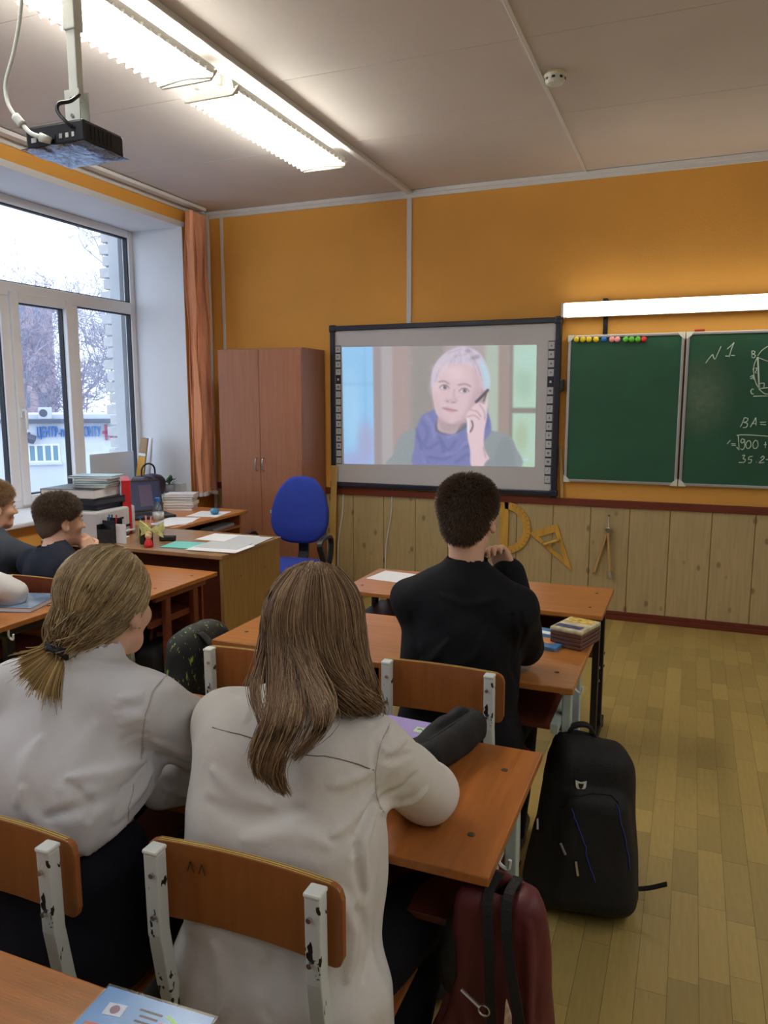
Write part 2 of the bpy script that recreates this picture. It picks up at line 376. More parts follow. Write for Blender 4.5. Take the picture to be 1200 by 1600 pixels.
# outer reveal of the facade with silicate bricks keyed at the corner
brick_m = M('silicate_brick', (206, 206, 210), 0.85, var=0.08, scale=20, bump=0.3, bscale=40, rnd=0.08); plaster = M('outer_plaster', (196, 200, 206), 0.9, var=0.05, scale=5, bump=0.2)
ext = struct(MB().box(-4.46, XO, 5.09, 6.2, -3.5, 4.2).build('wall_exterior', plaster), 'pale plastered brick corner outside the window')
bm = None
for i in range(52):
    z = -0.6+i*0.092
    if bm is None: o = MB().box(0, 0.13, 0, 0.12, 0, 0.078).build('brick', brick_m, ext, bev=0.006); bm = o.data
    else: o = link('brick', bm, None, ext, bev=0.006)
    o.location = (-4.565+(0.028 if i % 2 else 0)+rr.uniform(-.006,.006), 5.098, z)
# ------------------------------------------------------------------ corner: heating pipe, blind
o = MB().tube([(-3.715, 5.40, 0.1), (-3.715, 5.40, 2.2), (-3.715, 5.40, 3.02)], 0.017, 10).build('pipe', mat['trim'], None, smooth=True)
tag(o, 'white heating riser pipe in the corner beside the blind', 'pipe')
o = MB().box(-3.778, -3.745, 5.37, 5.43, 1.02, 1.12).build('socket_box', mat['trim'], bev=0.006)
tag(o, 'small white socket box beside the blind hem', 'socket')
bl = thing('vertical_blind', 'apricot vertical blind gathered at the right side of the window', 'blind', (-3.70, 5.22, 0))
for i in range(30):
    a = rr.uniform(-0.7, 0.7)+1.2; x0 = rr.uniform(-0.04, 0.04); y0 = -0.105+i*0.0067
    pts = []; ph = rr.random()*6
    b = MB(); n = 24; wv = 0.021; vsl = []
    for j in range(n+1):
        z = 2.985-(2.985-0.79-rr.uniform(0,.0))*j/n; tw = a+0.22*math.sin(ph+j*0.55)+0.1*math.sin(j*1.3+i); ox = x0+0.008*math.sin(j*0.7+ph); oy = y0+0.006*math.sin(j*0.5+i)+0.02*(j/n)
        dx, dy = math.cos(tw)*wv, math.sin(tw)*wv*0.6; nx_, ny_ = -math.sin(tw)*0.0012, math.cos(tw)*0.0012
        vsl += [(ox-dx-nx_, oy-dy-ny_, z), (ox+dx-nx_, oy+dy-ny_, z), (ox+dx+nx_, oy+dy+ny_, z), (ox-dx+nx_, oy-dy+ny_, z)]
    fs = [(j*4+q, j*4+(q+1) % 4, j*4+4+(q+1) % 4, j*4+4+q) for j in range(n) for q in range(4)]+[(3,2,1,0),(n*4,n*4+1,n*4+2,n*4+3)]
    s = b.add(vsl, fs).build('slat', mat['blind'], bl)
    MB().box(vsl[-4][0]-0.004, vsl[-4][0]+0.03, vsl[-4][1]-0.002, vsl[-4][1]+0.004, 0.765, 0.795).build('weight', mat['trim'], s)

# ------------------------------------------------------------------ outside the window
DB = 45.0; DA = math.radians(38)                                  # direction of the low building, left of the room's axis
fd = Vector((-math.sin(DA), math.cos(DA), 0)); sd = Vector((math.cos(DA), math.sin(DA), 0))
def outw(name, label, cat, dist, side, z=0, rz=0, group=None):
    p = fd*dist+sd*side; return thing(name, label, cat, (p.x, p.y, z), DA+rz, group)
snowy = M('outdoor_ground', (170, 170, 176), 0.9, var=0.15, scale=0.6)
struct(MB().box(-120, XO-0.5, -60, 140, -4.2, -4.0).build('ground', snowy), 'grey winter ground outside the window')
bwhite = M('white_render_wall', (206, 212, 222), 0.9, var=0.03, scale=1); broof = M('roof_sheet', (86, 94, 112), 0.6); signblue = M('sign_blue', (24, 120, 200), 0.5); signred = M('sign_red', (150, 60, 90), 0.5)
shop = outw('low_building', 'low white building with blue sign letters seen through the window', 'building', DB, 0, -4.0)
def shop_px(px, py):          # pixel of the photograph -> place on the facade (x along, z up)
    t = Vector(((px-600)/1188.4, (800-py)/1188.4, 1.0)); r = _r*t.x+_u*t.y+_f*t.z; k = DB/(r.dot(fd)); p = Vector((0,0,CAM_H))+r*k
    return p.dot(sd), p.z+4.0
_, RZ = shop_px(100, 661); _, RT = shop_px(100, 655)
W = MB().box(-24.0, 24.0, 0, 9, 0, RZ).build('wall', bwhite, shop)
MB().box(-24.3, 24.3, -0.35, 9.2, RZ, RZ+0.22).build('roof', broof, shop, bev=0.02)
MB().box(-24.2, 24.2, 0.6, 9.0, RZ+0.22, RT+0.25).build('parapet', bwhite, shop)
x0, zt_ = shop_px(43, 694); x1, zb_ = shop_px(95, 722)
wn = MB().frame([(x0,zb_),(x1,zb_),(x1,zt_),(x0,zt_)], [(x0+.1,zb_+.1),(x1-.1,zb_+.1),(x1-.1,zt_-.1),(x0+.1,zt_-.1)], -0.05, 0.02, lambda u,v,w: (u,w,v)).build('window_frame', mat['pvc'], shop)
nw = 4; cw = (x1-x0)/nw
for i in range(1, nw): MB().box(x0+i*cw-0.06, x0+i*cw+0.06, -0.05, 0.02, zb_+.1, zt_-.1).build('mullion', mat['pvc'], wn)
shop_glass = M('shop_window_glass', (110, 150, 170), 0.15)
for i in range(nw): MB().box(x0+i*cw+0.06, x0+(i+1)*cw-0.06, -0.02, 0.01, zb_+0.1, zt_-0.1).build('pane', shop_glass, wn)
MB().box(x0-0.05, x1+0.1, -0.2, 0, zb_-0.12, zb_).build('sill', bwhite, shop)
def text_mesh(s, size, depth, name, m, parent, loc, rot):
    cu = bpy.data.curves.new(name, 'FONT'); cu.body = s; cu.size = size; cu.extrude = depth; cu.resolution_u = 2
    t = bpy.data.objects.new('tmp', cu); col.objects.link(t); dg = bpy.context.evaluated_depsgraph_get()
    me = bpy.data.meshes.new_from_object(t.evaluated_get(dg)); bpy.data.objects.remove(t)
    o = link(name, me, m, parent); o.location = loc; o.rotation_euler = rot; return o
xa_, za_ = shop_px(58, 684); xb_, _ = shop_px(118, 684)
tx = text_mesh('ЦЕНТР-по-РЕМОНТУ', 0.78, 0.08, 'sign_letters', signblue, shop, (xa_, -0.1, za_+0.04), (PI/2, 0, 0))
xc_, zc_ = shop_px(158, 676); wlen = max(v.co.x for v in tx.data.vertices); tx.scale = ((xc_-xa_)/wlen, 1.0, 1)
xr_, zr_ = shop_px(164, 676); b = MB()
for q in range(3): b.box(xr_+q*0.27, xr_+q*0.27+0.14, -0.2, -0.06, zr_-0.4+0.1*(q % 2), zr_+0.45-0.14*q)
b.box(xr_-0.12, xr_+0.8, -0.2, -0.06, zr_-0.05, zr_+0.1).build('sign_mark', signred, shop)
xs_, zs_ = shop_px(49, 685)
MB().obox((xs_, -0.4, zs_), (0.5, 0.5, 0.28), (0.4,0.3,0)).cyl((xs_-0.1,0.0,zs_+0.3),(xs_-0.1,-0.4,zs_+0.05),0.06).build('floodlight', broof, shop, bev=0.01)
xq, zq = shop_px(69, 650)
ac = MB().box(xq-0.33, xq+0.33, 0.3, 0.6, RZ+0.22, RZ+0.85).build('air_conditioner', bwhite, shop, bev=0.02)
MB().lathe([(0.20,0),(0.21,0.01)], (xq-0.08,0.295,RZ+0.54), 16, (PI/2,0,0)).build('fan_grille', broof, ac)
# far apartment block
far_m = M('far_block_wall', (176, 160, 170), 0.9, var=0.06, scale=0.4); far_w = M('far_block_window', (120, 136, 158), 0.4)
blk = outw('apartment_block', 'tall pinkish apartment block standing far behind the bare trees', 'building', 95, -19.4, -4, 0.1)
MB().box(-9, 7.5, 0, 10, 0, 16.5).build('wall', far_m, blk)
MB().box(-9.3, 7.8, -0.3, 10.3, 16.5, 17.0).build('roof', far_m, blk)
for r_ in range(5):
    for c_ in range(8): MB().box(-8.2+c_*2.0, -7.2+c_*2.0, -0.12, 0.05, 1.6+r_*3.3, 3.2+r_*3.3).build('window', far_w, blk)
# bare winter trees
bark = M('winter_bark', (164, 160, 178), 0.9, var=0.2, scale=3)
def tree(name, label, dist, side, h, seed, r0, spread, maxd=6, rmin=0.012, group='bare trees outside the window'):
    r_ = random.Random(seed); t = outw(name, label, 'tree', dist, side, -4.0, 0, group); trunk = MB(); br = MB()
    def grow(p, d, L, rad, dep):
        n = 3 if dep < 4 else 2; pts = [p]; q = p.copy(); dd = d.copy()
        for i in range(n):
            dd = (dd+Vector((r_.gauss(0,.16), r_.gauss(0,.16), r_.gauss(0.02,.10)))).normalized(); q = q+dd*(L/n); pts.append(q.copy())
        (trunk if dep == 0 else br).tube(pts, [rad*(1-.38*i/n) for i in range(n+1)], 5 if dep < 2 else 3, cap=False)
        if dep >= maxd: return
        for k in range(r_.choice((3, 4, 4))):
            pos = pts[-1] if k == 0 else pts[r_.randint(1, n)]
            nd = (dd*0.7+Vector((r_.gauss(0,spread), r_.gauss(0,spread), r_.gauss(0.18,spread*.7)))).normalized()
            grow(pos, nd, L*r_.uniform(.60,.82), max(rmin, rad*(0.62 if k == 0 else 0.46)), dep+1)
    grow(Vector((0,0,0)), Vector((0,0,1)), h*0.27, r0, 0)
    trunk.build('trunk', bark, t); br.build('branches', bark, t)
tree('bare_tree', 'bare tree whose crown rises high at the right of the window view', 36, 3.0, 22.0, 11, 0.17, 0.42, 6, 0.010)
for i, (d, s_, h, lab) in enumerate([(58, -22.0, 11, 'bare tree behind the low building at the far left of the window view'), (57, -15.5, 11.5, 'bare tree behind the air conditioner on the low roof'),
        (58, -9.5, 11, 'bare tree behind the middle of the low building, left of the window post'), (60, -3.5, 11, 'bare tree behind the window post between the two sashes'),
        (58, 2.5, 10.5, 'bare tree behind the red sign mark of the low building'), (60, 8.0, 11.5, 'bare tree next to the pale brick corner in the window view'),
        (68, -18.0, 13.5, 'taller bare tree in front of the pinkish apartment block'), (68, -6.5, 13, 'bare tree in the back row left of the window post'), (68, 4.5, 12.5, 'bare tree in the back row right of the window post')]):
    tree('bare_tree', lab, d, s_, h*1.6, 40+i, 0.18, 0.55, 6 if i in (1,2,3,4,6,7) else 5, 0.022)

# ------------------------------------------------------------------ interactive whiteboard with the projected film
SX0, SX1, SZ0, SZ1 = -2.637, -0.872, 0.862, 2.103; SY = YF-0.045
wbd = thing('interactive_whiteboard', 'black framed interactive whiteboard showing a film of a woman on the phone', 'whiteboard', (0, SY, 0))
MB().box(SX0+0.02, SX1-0.02, 0.006, 0.04, SZ0+0.02, SZ1-0.02).build('screen_panel', mat['wb'], wbd)
fw = 0.038
fr = MB().frame([(SX0,SZ0),(SX1,SZ0),(SX1,SZ1),(SX0,SZ1)], [(SX0+fw,SZ0+fw),(SX1-fw,SZ0+fw),(SX1-fw,SZ1-fw),(SX0+fw,SZ1-fw)], -0.012, 0.045, lambda u,v,w: (u,w,v)).build('frame', mat['navy_p'], wbd, bev=0.006)
for cx in (SX0, SX1):
    for cz in (SZ0, SZ1): MB().obox((cx-0.02*(1 if cx > -2 else -1), 0.012, cz-0.02*(1 if cz > 1.5 else -1)), (0.056, 0.056, 0.056)).build('corner_cap', mat['navy_p'], wbd, bev=0.012)
MB().box(SX1, SX1+0.03, -0.01, 0.03, 1.60, 1.68).build('pen_holder', mat['black'], wbd, bev=0.006)
btn = M('toolbar_button', (196, 200, 206), 0.5); btn_dark = M('toolbar_dark', (30, 34, 52), 0.5); glyph = M('toolbar_glyph', (104, 110, 126), 0.5)
gshapes = [[(-.3,-.3),(0,.35),(.3,-.3)], [(-.3,-.35),(-.3,.35),(.3,.1)], [(-.35,0),(0,.35),(.35,0),(0,-.3)], [(-.35,.1),(.1,.35),(.35,-.2)], [(-.35,-.3),(.35,-.3),(.35,.3),(-.35,.3)], [(-.4,-.2),(.4,-.3),(.4,.3),(-.4,.3)], [(-.4,-.4),(-.25,-.4),(.4,.35),(.3,.4)], [(-.35,-.35),(.2,.1),(.35,.4),(0,.2)]]
for side, bx, zt0, zt1 in (('l', SX0+fw+0.004, 1.955, 1.040), ('r', SX1-fw-0.049, 1.945, 0.95)):
    nb = 16; step = (zt0-zt1)/nb
    strip = MB().box(bx, bx+0.045, 0.002, 0.006, zt1, zt0).build('toolbar', btn_dark, wbd)
    for i in range(nb):
        zc = zt0-(i+0.5)*step; g = gshapes[i % 8]
        bt = MB().box(bx+0.002, bx+0.043, 0.0005, 0.003, zc-step*0.40, zc+step*0.40).build('button', btn_dark if i == 4 else btn, wbd)
        MB().prism([(bx+0.0225+u*0.022, zc+v*0.026) for u, v in g], 0.0003, -0.0003, lambda u,v,w: (u,w,v)).build('icon', btn if i == 4 else glyph, bt)
# the film frame itself, drawn into a fine grid
PX0, PX1, PY0, PY1 = 538.0, 840.0, 541.0, 727.0; NU, NV = 302, 186
UU, VV = np.meshgrid(np.linspace(PX0, PX1, NU), np.linspace(PY0, PY1, NV))
IMG = np.zeros((NV, NU, 3)); IMG[:] = (158, 150, 152)
def sst(x): x = np.clip(x, 0, 1); return x*x*(3-2*x)
def blend(mask, c, a=1.0):
    global IMG; IMG = IMG*(1-mask[..., None]*a)+np.array(c, float)*mask[..., None]*a
def polymask(P, soft=1.5, smooth=6):
    P = np.array(crom(P, smooth, True)) if smooth else np.array(P, float)
    d = np.full(UU.shape, 1e9); ins = np.zeros(UU.shape, bool); n = len(P)
    for i in range(n):
        a, b = P[i], P[(i+1) % n]; e = b-a; wx, wy = UU-a[0], VV-a[1]
        t = np.clip((wx*e[0]+wy*e[1])/(e@e+1e-9), 0, 1); d = np.minimum(d, np.hypot(wx-t*e[0], wy-t*e[1]))
        c1 = (VV >= a[1]) != (VV >= b[1])
        if c1.any(): ins ^= c1 & (wx < e[0]*wy/(e[1] if abs(e[1]) > 1e-9 else 1e-9))
    return sst(0.5-np.where(ins, -d, d)/(2*soft))
def poly(P, c, soft=1.5, a=1.0, smooth=6): blend(polymask(P, soft, smooth), c, a)
def line(P, c, w=0.8, a=1.0, soft=0.7):
    P = crom(P, 6); d = np.full(UU.shape, 1e9)
    for p, q in zip(P[:-1], P[1:]):
        e = q-p; wx, wy = UU-p[0], VV-p[1]; t = np.clip((wx*e[0]+wy*e[1])/(e@e+1e-9), 0, 1); d = np.minimum(d, np.hypot(wx-t*e[0], wy-t*e[1]))
    blend(sst(0.5+(w-d)/(2*soft)), c, a)
def elp(cx, cy, rx, ry, c, soft=0.3, a=1.0): blend(sst((1+soft-np.hypot((UU-cx)/rx, (VV-cy)/ry))/(2*soft)), c, a)
def band(x0, x1, c, soft=4, a=1.0): blend(sst((UU-x0)/soft+0.5)*sst((x1-UU)/soft+0.5), c, a)
Z = lambda P: [(610+x/5.0, 530+y/5.0) for x, y in P]        # close-up coordinates of the film frame
band(530, 590, (138, 192, 236), 1.5); elp(552, 640, 14, 60, (158, 206, 242), 0.6, .7); band(574, 578, (124, 178, 224), 4, .5); elp(577, 695, 14, 34, (160, 160, 200), 0.7, .8); elp(556, 722, 26, 16, (154, 164, 214), 0.8, .8)
blend(sst((VV-596)/3+.5)*sst((602-VV)/3+.5)*sst((590-UU)/2+.5), (120, 176, 224), .35)
band(591, 604, (146, 138, 142), 4); band(604, 622, (164, 160, 164), 6); band(622, 652, (158, 142, 140), 6); band(652, 705, (140, 136, 134), 12); band(705, 765, (164, 152, 156), 12)
band(766, 786, (166, 182, 170), 8); band(786, 806, (150, 136, 130), 4); band(806, 842, (168, 200, 182), 3)
blend(sst((UU-804)/3+.5)*sst((VV-636)/3+.5)*sst((644-VV)/3+.5), (128, 124, 118)); elp(822, 600, 12, 22, (150, 182, 164), .6, .6); elp(820, 680, 9, 22, (158, 174, 142), .6, .6); elp(830, 560, 22, 18, (172, 208, 202), .7, .6)
band(802, 807, (126, 122, 120), 4, .8)
poly(Z([(20,1000),(60,900),(110,770),(180,710),(300,690),(500,700),(700,700),(850,710),(960,745),(1010,830),(1030,1000),(500,1040)]), (134, 144, 150), 1.2)
poly(Z([(1000,990),(890,985),(850,940),(880,820),(930,760),(985,800)]), (124, 134, 140), 4, .7)
poly(Z([(360,560),(290,600),(250,700),(235,830),(245,1000),(690,1000),(690,880),(800,760),(830,690),(805,570),(760,520),(430,540)]), (112, 118, 170), 1.2)
poly(Z([(420,620),(400,700),(470,740),(560,730),(640,680),(660,620),(560,650),(460,640)]), (92, 92, 108), 2.5)
for P in ([(300,640),(340,720),(320,800)], [(260,760),(340,850),(440,800),(470,900)], [(350,920),(480,930),(600,850),(680,820)], [(430,760),(500,860),(560,790)], [(250,700),(300,900),(340,960)], [(560,960),(640,900),(690,900)], [(780,560),(800,640),(770,720)]):
    line(Z(P), (84, 90, 142), 2.2, .5, 3.0)
for P in ([(330,600),(380,680),(390,760)], [(470,900),(560,880),(640,800)], [(290,880),(320,960)], [(500,760),(560,740)]): line(Z(P), (138, 144, 194), 2.4, .45, 2.6)
poly(Z([(425,600),(420,700),(500,735),(560,725),(600,660),(640,640),(600,560),(460,560)]), (184, 164, 170), 1.5)
poly(Z([(420,620),(520,665),(640,630),(590,700),(470,720)]), (158, 138, 146), 4, .6)
poly(Z([(378,360),(385,480),(410,580),(470,645),(540,660),(620,640),(690,560),(730,470),(755,360),(740,240),(640,170),(520,170),(430,250)]), (206, 182, 190), 1.2)
poly(Z([(760,390),(700,560),(600,650),(560,655),(640,560),(680,440)]), (178, 150, 160), 7, .5); elp(690, 604, 8, 14, (214, 192, 200), .7, .6); elp(722, 584, 12, 9, (218, 196, 204), .7, .6)
poly(Z([(370,370),(375,250),(430,150),(520,85),(620,60),(720,100),(780,180),(815,290),(810,385),(760,390),(740,300),(700,230),(650,190),(560,190),(480,210),(430,270),(395,340)]), (196, 186, 204), 1.2)
poly(Z([(740,170),(790,230),(815,330),(800,385),(770,330)]), (168, 206, 220), 3, .9)
for P in ([(430,250),(520,150),(640,120)], [(400,330),(440,220),(560,140)], [(660,110),(720,200),(760,320)], [(640,70),(690,120),(700,200)], [(500,110),(600,80)]): line(Z(P), (164, 154, 172), 1.0, .6, 1.2)
_rh = random.Random(4)
for _q in range(46):
    t0 = _rh.uniform(-.9, 1.0); x0 = 590+t0*60; P_ = [(x0+_rh.uniform(-8,8), 80+abs(t0)*60+_rh.uniform(0,30)), (590+t0*150+_rh.uniform(-10,10), 130+abs(t0)*80), (590+t0*205+_rh.uniform(-8,8), 190+abs(t0)**1.5*150)]
    line(Z(P_), (214, 206, 222) if _q % 2 else (160, 150, 168), .35, .38, .7)
for x, y in ((690,150),(720,140),(650,95)): elp(610+x/5, 530+y/5, 4, 3, (140, 132, 150), .7, .7)
poly(Z([(700,230),(745,330),(745,450),(690,560),(640,600),(690,480),(700,360)]), (176, 150, 160), 9, .55); poly(Z([(400,400),(395,500),(430,590),(500,640),(450,560),(420,470)]), (190, 166, 174), 8, .5); elp(704, 575, 16, 7, (216, 196, 204), .8, .5)
poly(Z([(430,600),(520,655),(640,615),(600,650),(500,668)]), (150, 128, 138), 3, .5)
for cx, cy, s_ in ((470,372,1),(622,398,1)):       # eyes and brows
    elp(610+cx/5, 530+cy/5, 7.2, 3.0, (214, 204, 210), .3, .9); elp(610+(cx+6)/5, 530+cy/5, 2.9, 2.9, (84, 84, 98), .3); elp(610+(cx+12)/5, 530+(cy-6)/5, .8, .8, (220,220,228), .3)
    line(Z([(cx-38,cy+4),(cx-12,cy-16),(cx+18,cy-14),(cx+38,cy+6)]), (104, 84, 94), .7, .9); line(Z([(cx-30,cy+14),(cx,cy+20),(cx+30,cy+14)]), (168, 140, 150), .6, .7)
line(Z([(430,330),(470,325),(505,345)]), (150, 126, 136), 1.4, .75); line(Z([(580,355),(630,348),(670,365)]), (150, 126, 136), 1.4, .75)
line(Z([(548,390),(545,440),(570,480)]), (178, 150, 160), 1.4, .6, 1.6); elp(713.5, 625.5, 9, 4, (186, 156, 166), .5, .6); line(Z([(488,478),(500,485)]), (136,108,118), .8, .8); line(Z([(530,490),(556,488)]), (136,108,118), .8, .8)
poly(Z([(455,532),(490,526),(525,536),(570,552),(530,566),(490,556)]), (190, 146, 156), 1.0); line(Z([(455,534),(510,544),(572,553)]), (140, 104, 114), .6, .9)
poly(Z([(690,1000),(670,860),(650,760),(645,650),(640,590),(680,530),(730,490),(780,500),(800,420),(795,600),(780,700),(775,830),(820,930),(850,990)]), (214, 190, 198), 1.1)
for P in ([(650,600),(700,590),(740,620)], [(670,545),(720,560),(750,600)], [(740,505),(775,560),(780,620)], [(690,640),(690,690),(670,720)], [(770,840),(790,920)]): line(Z(P), (168, 138, 148), .9, .8, .9)
line(Z([(715,485),(760,440),(800,395)]), (70, 62, 74), 2.0, .95); line(Z([(655,620),(655,720)]), (220, 222, 230), 1.6, .9); line(Z([(680,630),(690,670),(672,718)]), (70, 62, 74), .9, .9); line(Z([(770,480),(790,420)]), (84, 70, 80), 1.2, .8)
poly(Z([(780,985),(800,940),(830,930),(860,990)]), (128, 138, 144), 1.5); elp(827, 716, 4, 1.4, (190, 206, 236), .5, .9)
for _q in range(2): IMG[1:-1, 1:-1] = (IMG[1:-1, 1:-1]*4+IMG[:-2, 1:-1]+IMG[2:, 1:-1]+IMG[1:-1, :-2]+IMG[1:-1, 2:])/8
IMG = IMG+rng.normal(0, 1.6, IMG.shape[:2])[..., None]
IMG = 0.90*IMG+0.10*np.array((176, 170, 178))
c4 = {'tl': (-2.540, 1.943), 'tr': (-1.040, 1.921), 'bl': (-2.530, 1.043), 'br': (-1.030, 1.066)}
s_ = ((UU-PX0)/(PX1-PX0))[..., None]; t_ = ((VV-PY0)/(PY1-PY0))[..., None]
s2 = s_*(1.0)/(1.0)                                   # uniform along the board
PT = (np.array(c4['tl'])*(1-s2)+np.array(c4['tr'])*s2)*(1-t_)+(np.array(c4['bl'])*(1-s2)+np.array(c4['br'])*s2)*t_
Vt = np.stack([PT[..., 0], np.full(UU.shape, 0.0045), PT[..., 1]], -1).reshape(-1, 3)
ii = np.arange(NU*NV).reshape(NV, NU); Fq = np.stack([ii[:-1,:-1], ii[1:,:-1], ii[1:,1:], ii[:-1,1:]], -1).reshape(-1, 4)
def np_mesh(name, V, F, colr=None):
    me = bpy.data.meshes.new(name); V = np.asarray(V, np.float32); F = np.asarray(F, np.int32); me.vertices.add(len(V)); me.vertices.foreach_set('co', V.ravel())
    k = F.shape[1]; me.loops.add(F.size); me.loops.foreach_set('vertex_index', F.ravel()); me.polygons.add(len(F)); me.polygons.foreach_set('loop_start', np.arange(0, F.size, k, dtype=np.int32))
    try: me.polygons.foreach_set('loop_total', np.full(len(F), k, np.int32))
    except Exception: pass
    if colr is not None:
        ca = me.color_attributes.new('col', 'FLOAT_COLOR', 'POINT'); A = np.ones((len(V), 4), np.float32); A[:, :3] = colr; ca.data.foreach_set('color', A.ravel())
    me.update(calc_edges=True); me.validate(); return me
cl = IMG.reshape(-1, 3)/255.0; cl = np.where(cl <= 0.04045, cl/12.92, ((cl+0.055)/1.055)**2.4)
fo = link('projected_picture', np_mesh('projected_picture', Vt, Fq, cl), attr_mat('projected_light', 0.6, emit=0.62, base=0.5), wbd, smooth=True)
fo.data.materials[0].cycles.emission_sampling = 'NONE'
fo['label'] = 'film still of a grey-clad woman with blue scarf phoning'
for x_, l_ in ((-2.545, 0.5), (-2.13, 0.62)):     # cables hanging under the board
    o = MB().tube(crom([(x_, YF-0.02, 0.87), (x_-0.01, YF-0.022, 0.65), (x_-0.05, YF-0.022, 0.4), (x_-0.06, YF-0.022, 0.06)], 5), 0.005, 6).build('cable', mat['trim'], None, smooth=True)
    tag(o, 'white cable hanging below the left end of the whiteboard' if x_ < -2.3 else 'thin cable hanging below the middle of the whiteboard', 'cable')

# ------------------------------------------------------------------ chalkboard
def chalk_panel(name, label, x0, x1, z0, z1, bm_='board'):
    t = thing(name, label, 'chalkboard', (0, YF-0.035, 0))
    MB().box(x0+0.008, x1-0.008, 0, 0.03, z0+0.008, z1-0.008).build('surface', mat[bm_], t)
    MB().frame([(x0,z0),(x1,z0),(x1,z1),(x0,z1)], [(x0+0.018,z0+0.018),(x1-0.018,z0+0.018),(x1-0.018,z1-0.018),(x0+0.018,z1-0.018)], -0.008, 0.03, lambda u,v,w: (u,w,v)).build('frame', mat['alu'], t, bev=0.003)
    for cx, sx in ((x0, 1), (x1, -1)):
        for cz, sz in ((z0, 1), (z1, -1)):
            MB().prism([(cx-0.003*sx, cz-0.003*sz), (cx+0.045*sx, cz-0.003*sz), (cx+0.03*sx, cz+0.02*sz), (cx+0.02*sx, cz+0.03*sz), (cx-0.003*sx, cz+0.045*sz)], -0.011, -0.0, lambda u,v,w: (u,w,v)).build('corner_bracket', mat['cap'], t)
    return t
bz0, bz1 = 0.972, 1.975
mat['board2'] = M('smeared_chalkboard', (30, 84, 60), 0.55, var=0.16, scale=1.7, stretch=(1, 1, 2.2), detail=6, bump=0.02)
_n, _l = mat['board2'].node_tree.nodes, mat['board2'].node_tree.links; _b = _n['Principled BSDF']; _s = _b.inputs['Base Color'].links[0].from_socket
_tc = _n.new('ShaderNodeTexCoord'); _mp = _n.new('ShaderNodeMapping'); _mp.inputs['Location'].default_value = (-0.20, 0, -5.3); _mp.inputs['Scale'].default_value = (4.6, 0.0, 3.4)
_gr = _n.new('ShaderNodeTexGradient'); _gr.gradient_type = 'SPHERICAL'; _nz = _n.new('ShaderNodeTexNoise'); _nz.inputs['Scale'].default_value = 22; _nz.inputs['Detail'].default_value = 6
_ma = _n.new('ShaderNodeMath'); _ma.operation = 'MULTIPLY'; _mx = _n.new('ShaderNodeMix'); _mx.data_type = 'RGBA'; _mx.inputs[7].default_value = (*lin((120, 132, 112)), 1)
_l.new(_tc.outputs['Object'], _mp.inputs['Vector']); _l.new(_mp.outputs['Vector'], _gr.inputs['Vector']); _l.new(_tc.outputs['Object'], _nz.inputs['Vector']); _l.new(_gr.outputs['Fac'], _ma.inputs[0]); _l.new(_nz.outputs['Fac'], _ma.inputs[1])
_l.new(_ma.outputs[0], _mx.inputs[0]); _l.new(_s, _mx.inputs[6]); _l.new(_mx.outputs[2], _b.inputs['Base Color'])
cb1 = chalk_panel('chalkboard_wing', 'empty green chalkboard wing with a row of coloured magnets', -0.822, -0.078, bz0, bz1)
cb2 = chalk_panel('chalkboard', 'green chalkboard with white chalk sums and a circle drawing', -0.066, 1.44, bz0, bz1, 'board2')
def bpt(px, py):           # pixel on the board plane -> (x, z)
    t = Vector(((px-600)/1188.4, (800-py)/1188.4, 1.0)); r = _r*t.x+_u*t.y+_f*t.z; k = (YF-0.037)/r.y; return (r.x*k, CAM_H+r.z*k)
def chalk(name, strokes, r=0.0032, m='chalk'):
    b = MB()
    for st in strokes:
        P = [bpt(1080+x/7.275, 520+y/7.275) for x, y in st]; P = crom(P, 4) if len(P) > 2 else P
        b.tube([(p[0], -0.001, p[1]) for p in P], r, 5)
    o = b.build(name, mat[m], cb2, smooth=True); return o
chalk('chalk_heading', [[(165,345),(205,290),(245,245)], [(245,245),(258,290),(275,300)], [(275,300),(310,220),(340,155)], [(408,185),(450,150),(488,110)], [(488,110),(455,195),(432,278)], [(388,266),(430,266)], [(455,258),(498,258)]])
chalk('chalk_diagram', [[(690,205),(690,280)], [(690,205),(722,212),(718,236),(694,242),(728,256),(716,284),(690,280)], [(755,265),(800,205),(870,155)], [(755,280),(870,325)], [(752,280),(715,370),(712,470),(735,570),(770,630)], [(770,635),(873,625)], [(770,640),(830,690),(873,698)],
    [(775,578),(828,574),(825,625)], [(712,645),(690,642),(678,668),(690,694),(712,694)], [(705,722),(873,718)], [(700,420),(715,400),(705,440)], [(730,405),(745,400),(740,430),(728,450),(745,460)], [(668,505),(690,490),(705,485),(690,520),(672,520)], [(705,485),(710,535)]])
chalk('chalk_diagram_side', [[(757,275),(762,400),(772,630)]], 0.0055)
chalk('chalk_equation', [[(605,965),(580,1030),(558,1070)], [(605,965),(645,975),(630,1010),(595,1018),(640,1035),(625,1075),(585,1078)], [(672,1072),(705,1020),(735,965)], [(735,965),(738,1010),(735,1056)], [(690,1035),(738,1030)], [(782,1018),(850,1016)], [(785,1040),(850,1046)]])
chalk('chalk_root', [[(408,1265),(445,1222)], [(455,1262),(505,1264)], [(460,1280),(508,1282)], [(516,1298),(545,1335)], [(545,1335),(535,1165)], [(516,1168),(600,1160),(873,1176)], [(605,1225),(585,1205),(565,1225),(575,1255),(605,1235)], [(605,1210),(608,1290),(585,1328),(560,1318)],
    [(650,1225),(625,1255),(625,1300),(650,1318),(678,1285),(672,1235),(650,1225)], [(730,1220),(705,1255),(705,1300),(730,1318),(760,1285),(752,1235),(730,1220)], [(825,1275),(858,1272)], [(845,1240),(842,1310)]])
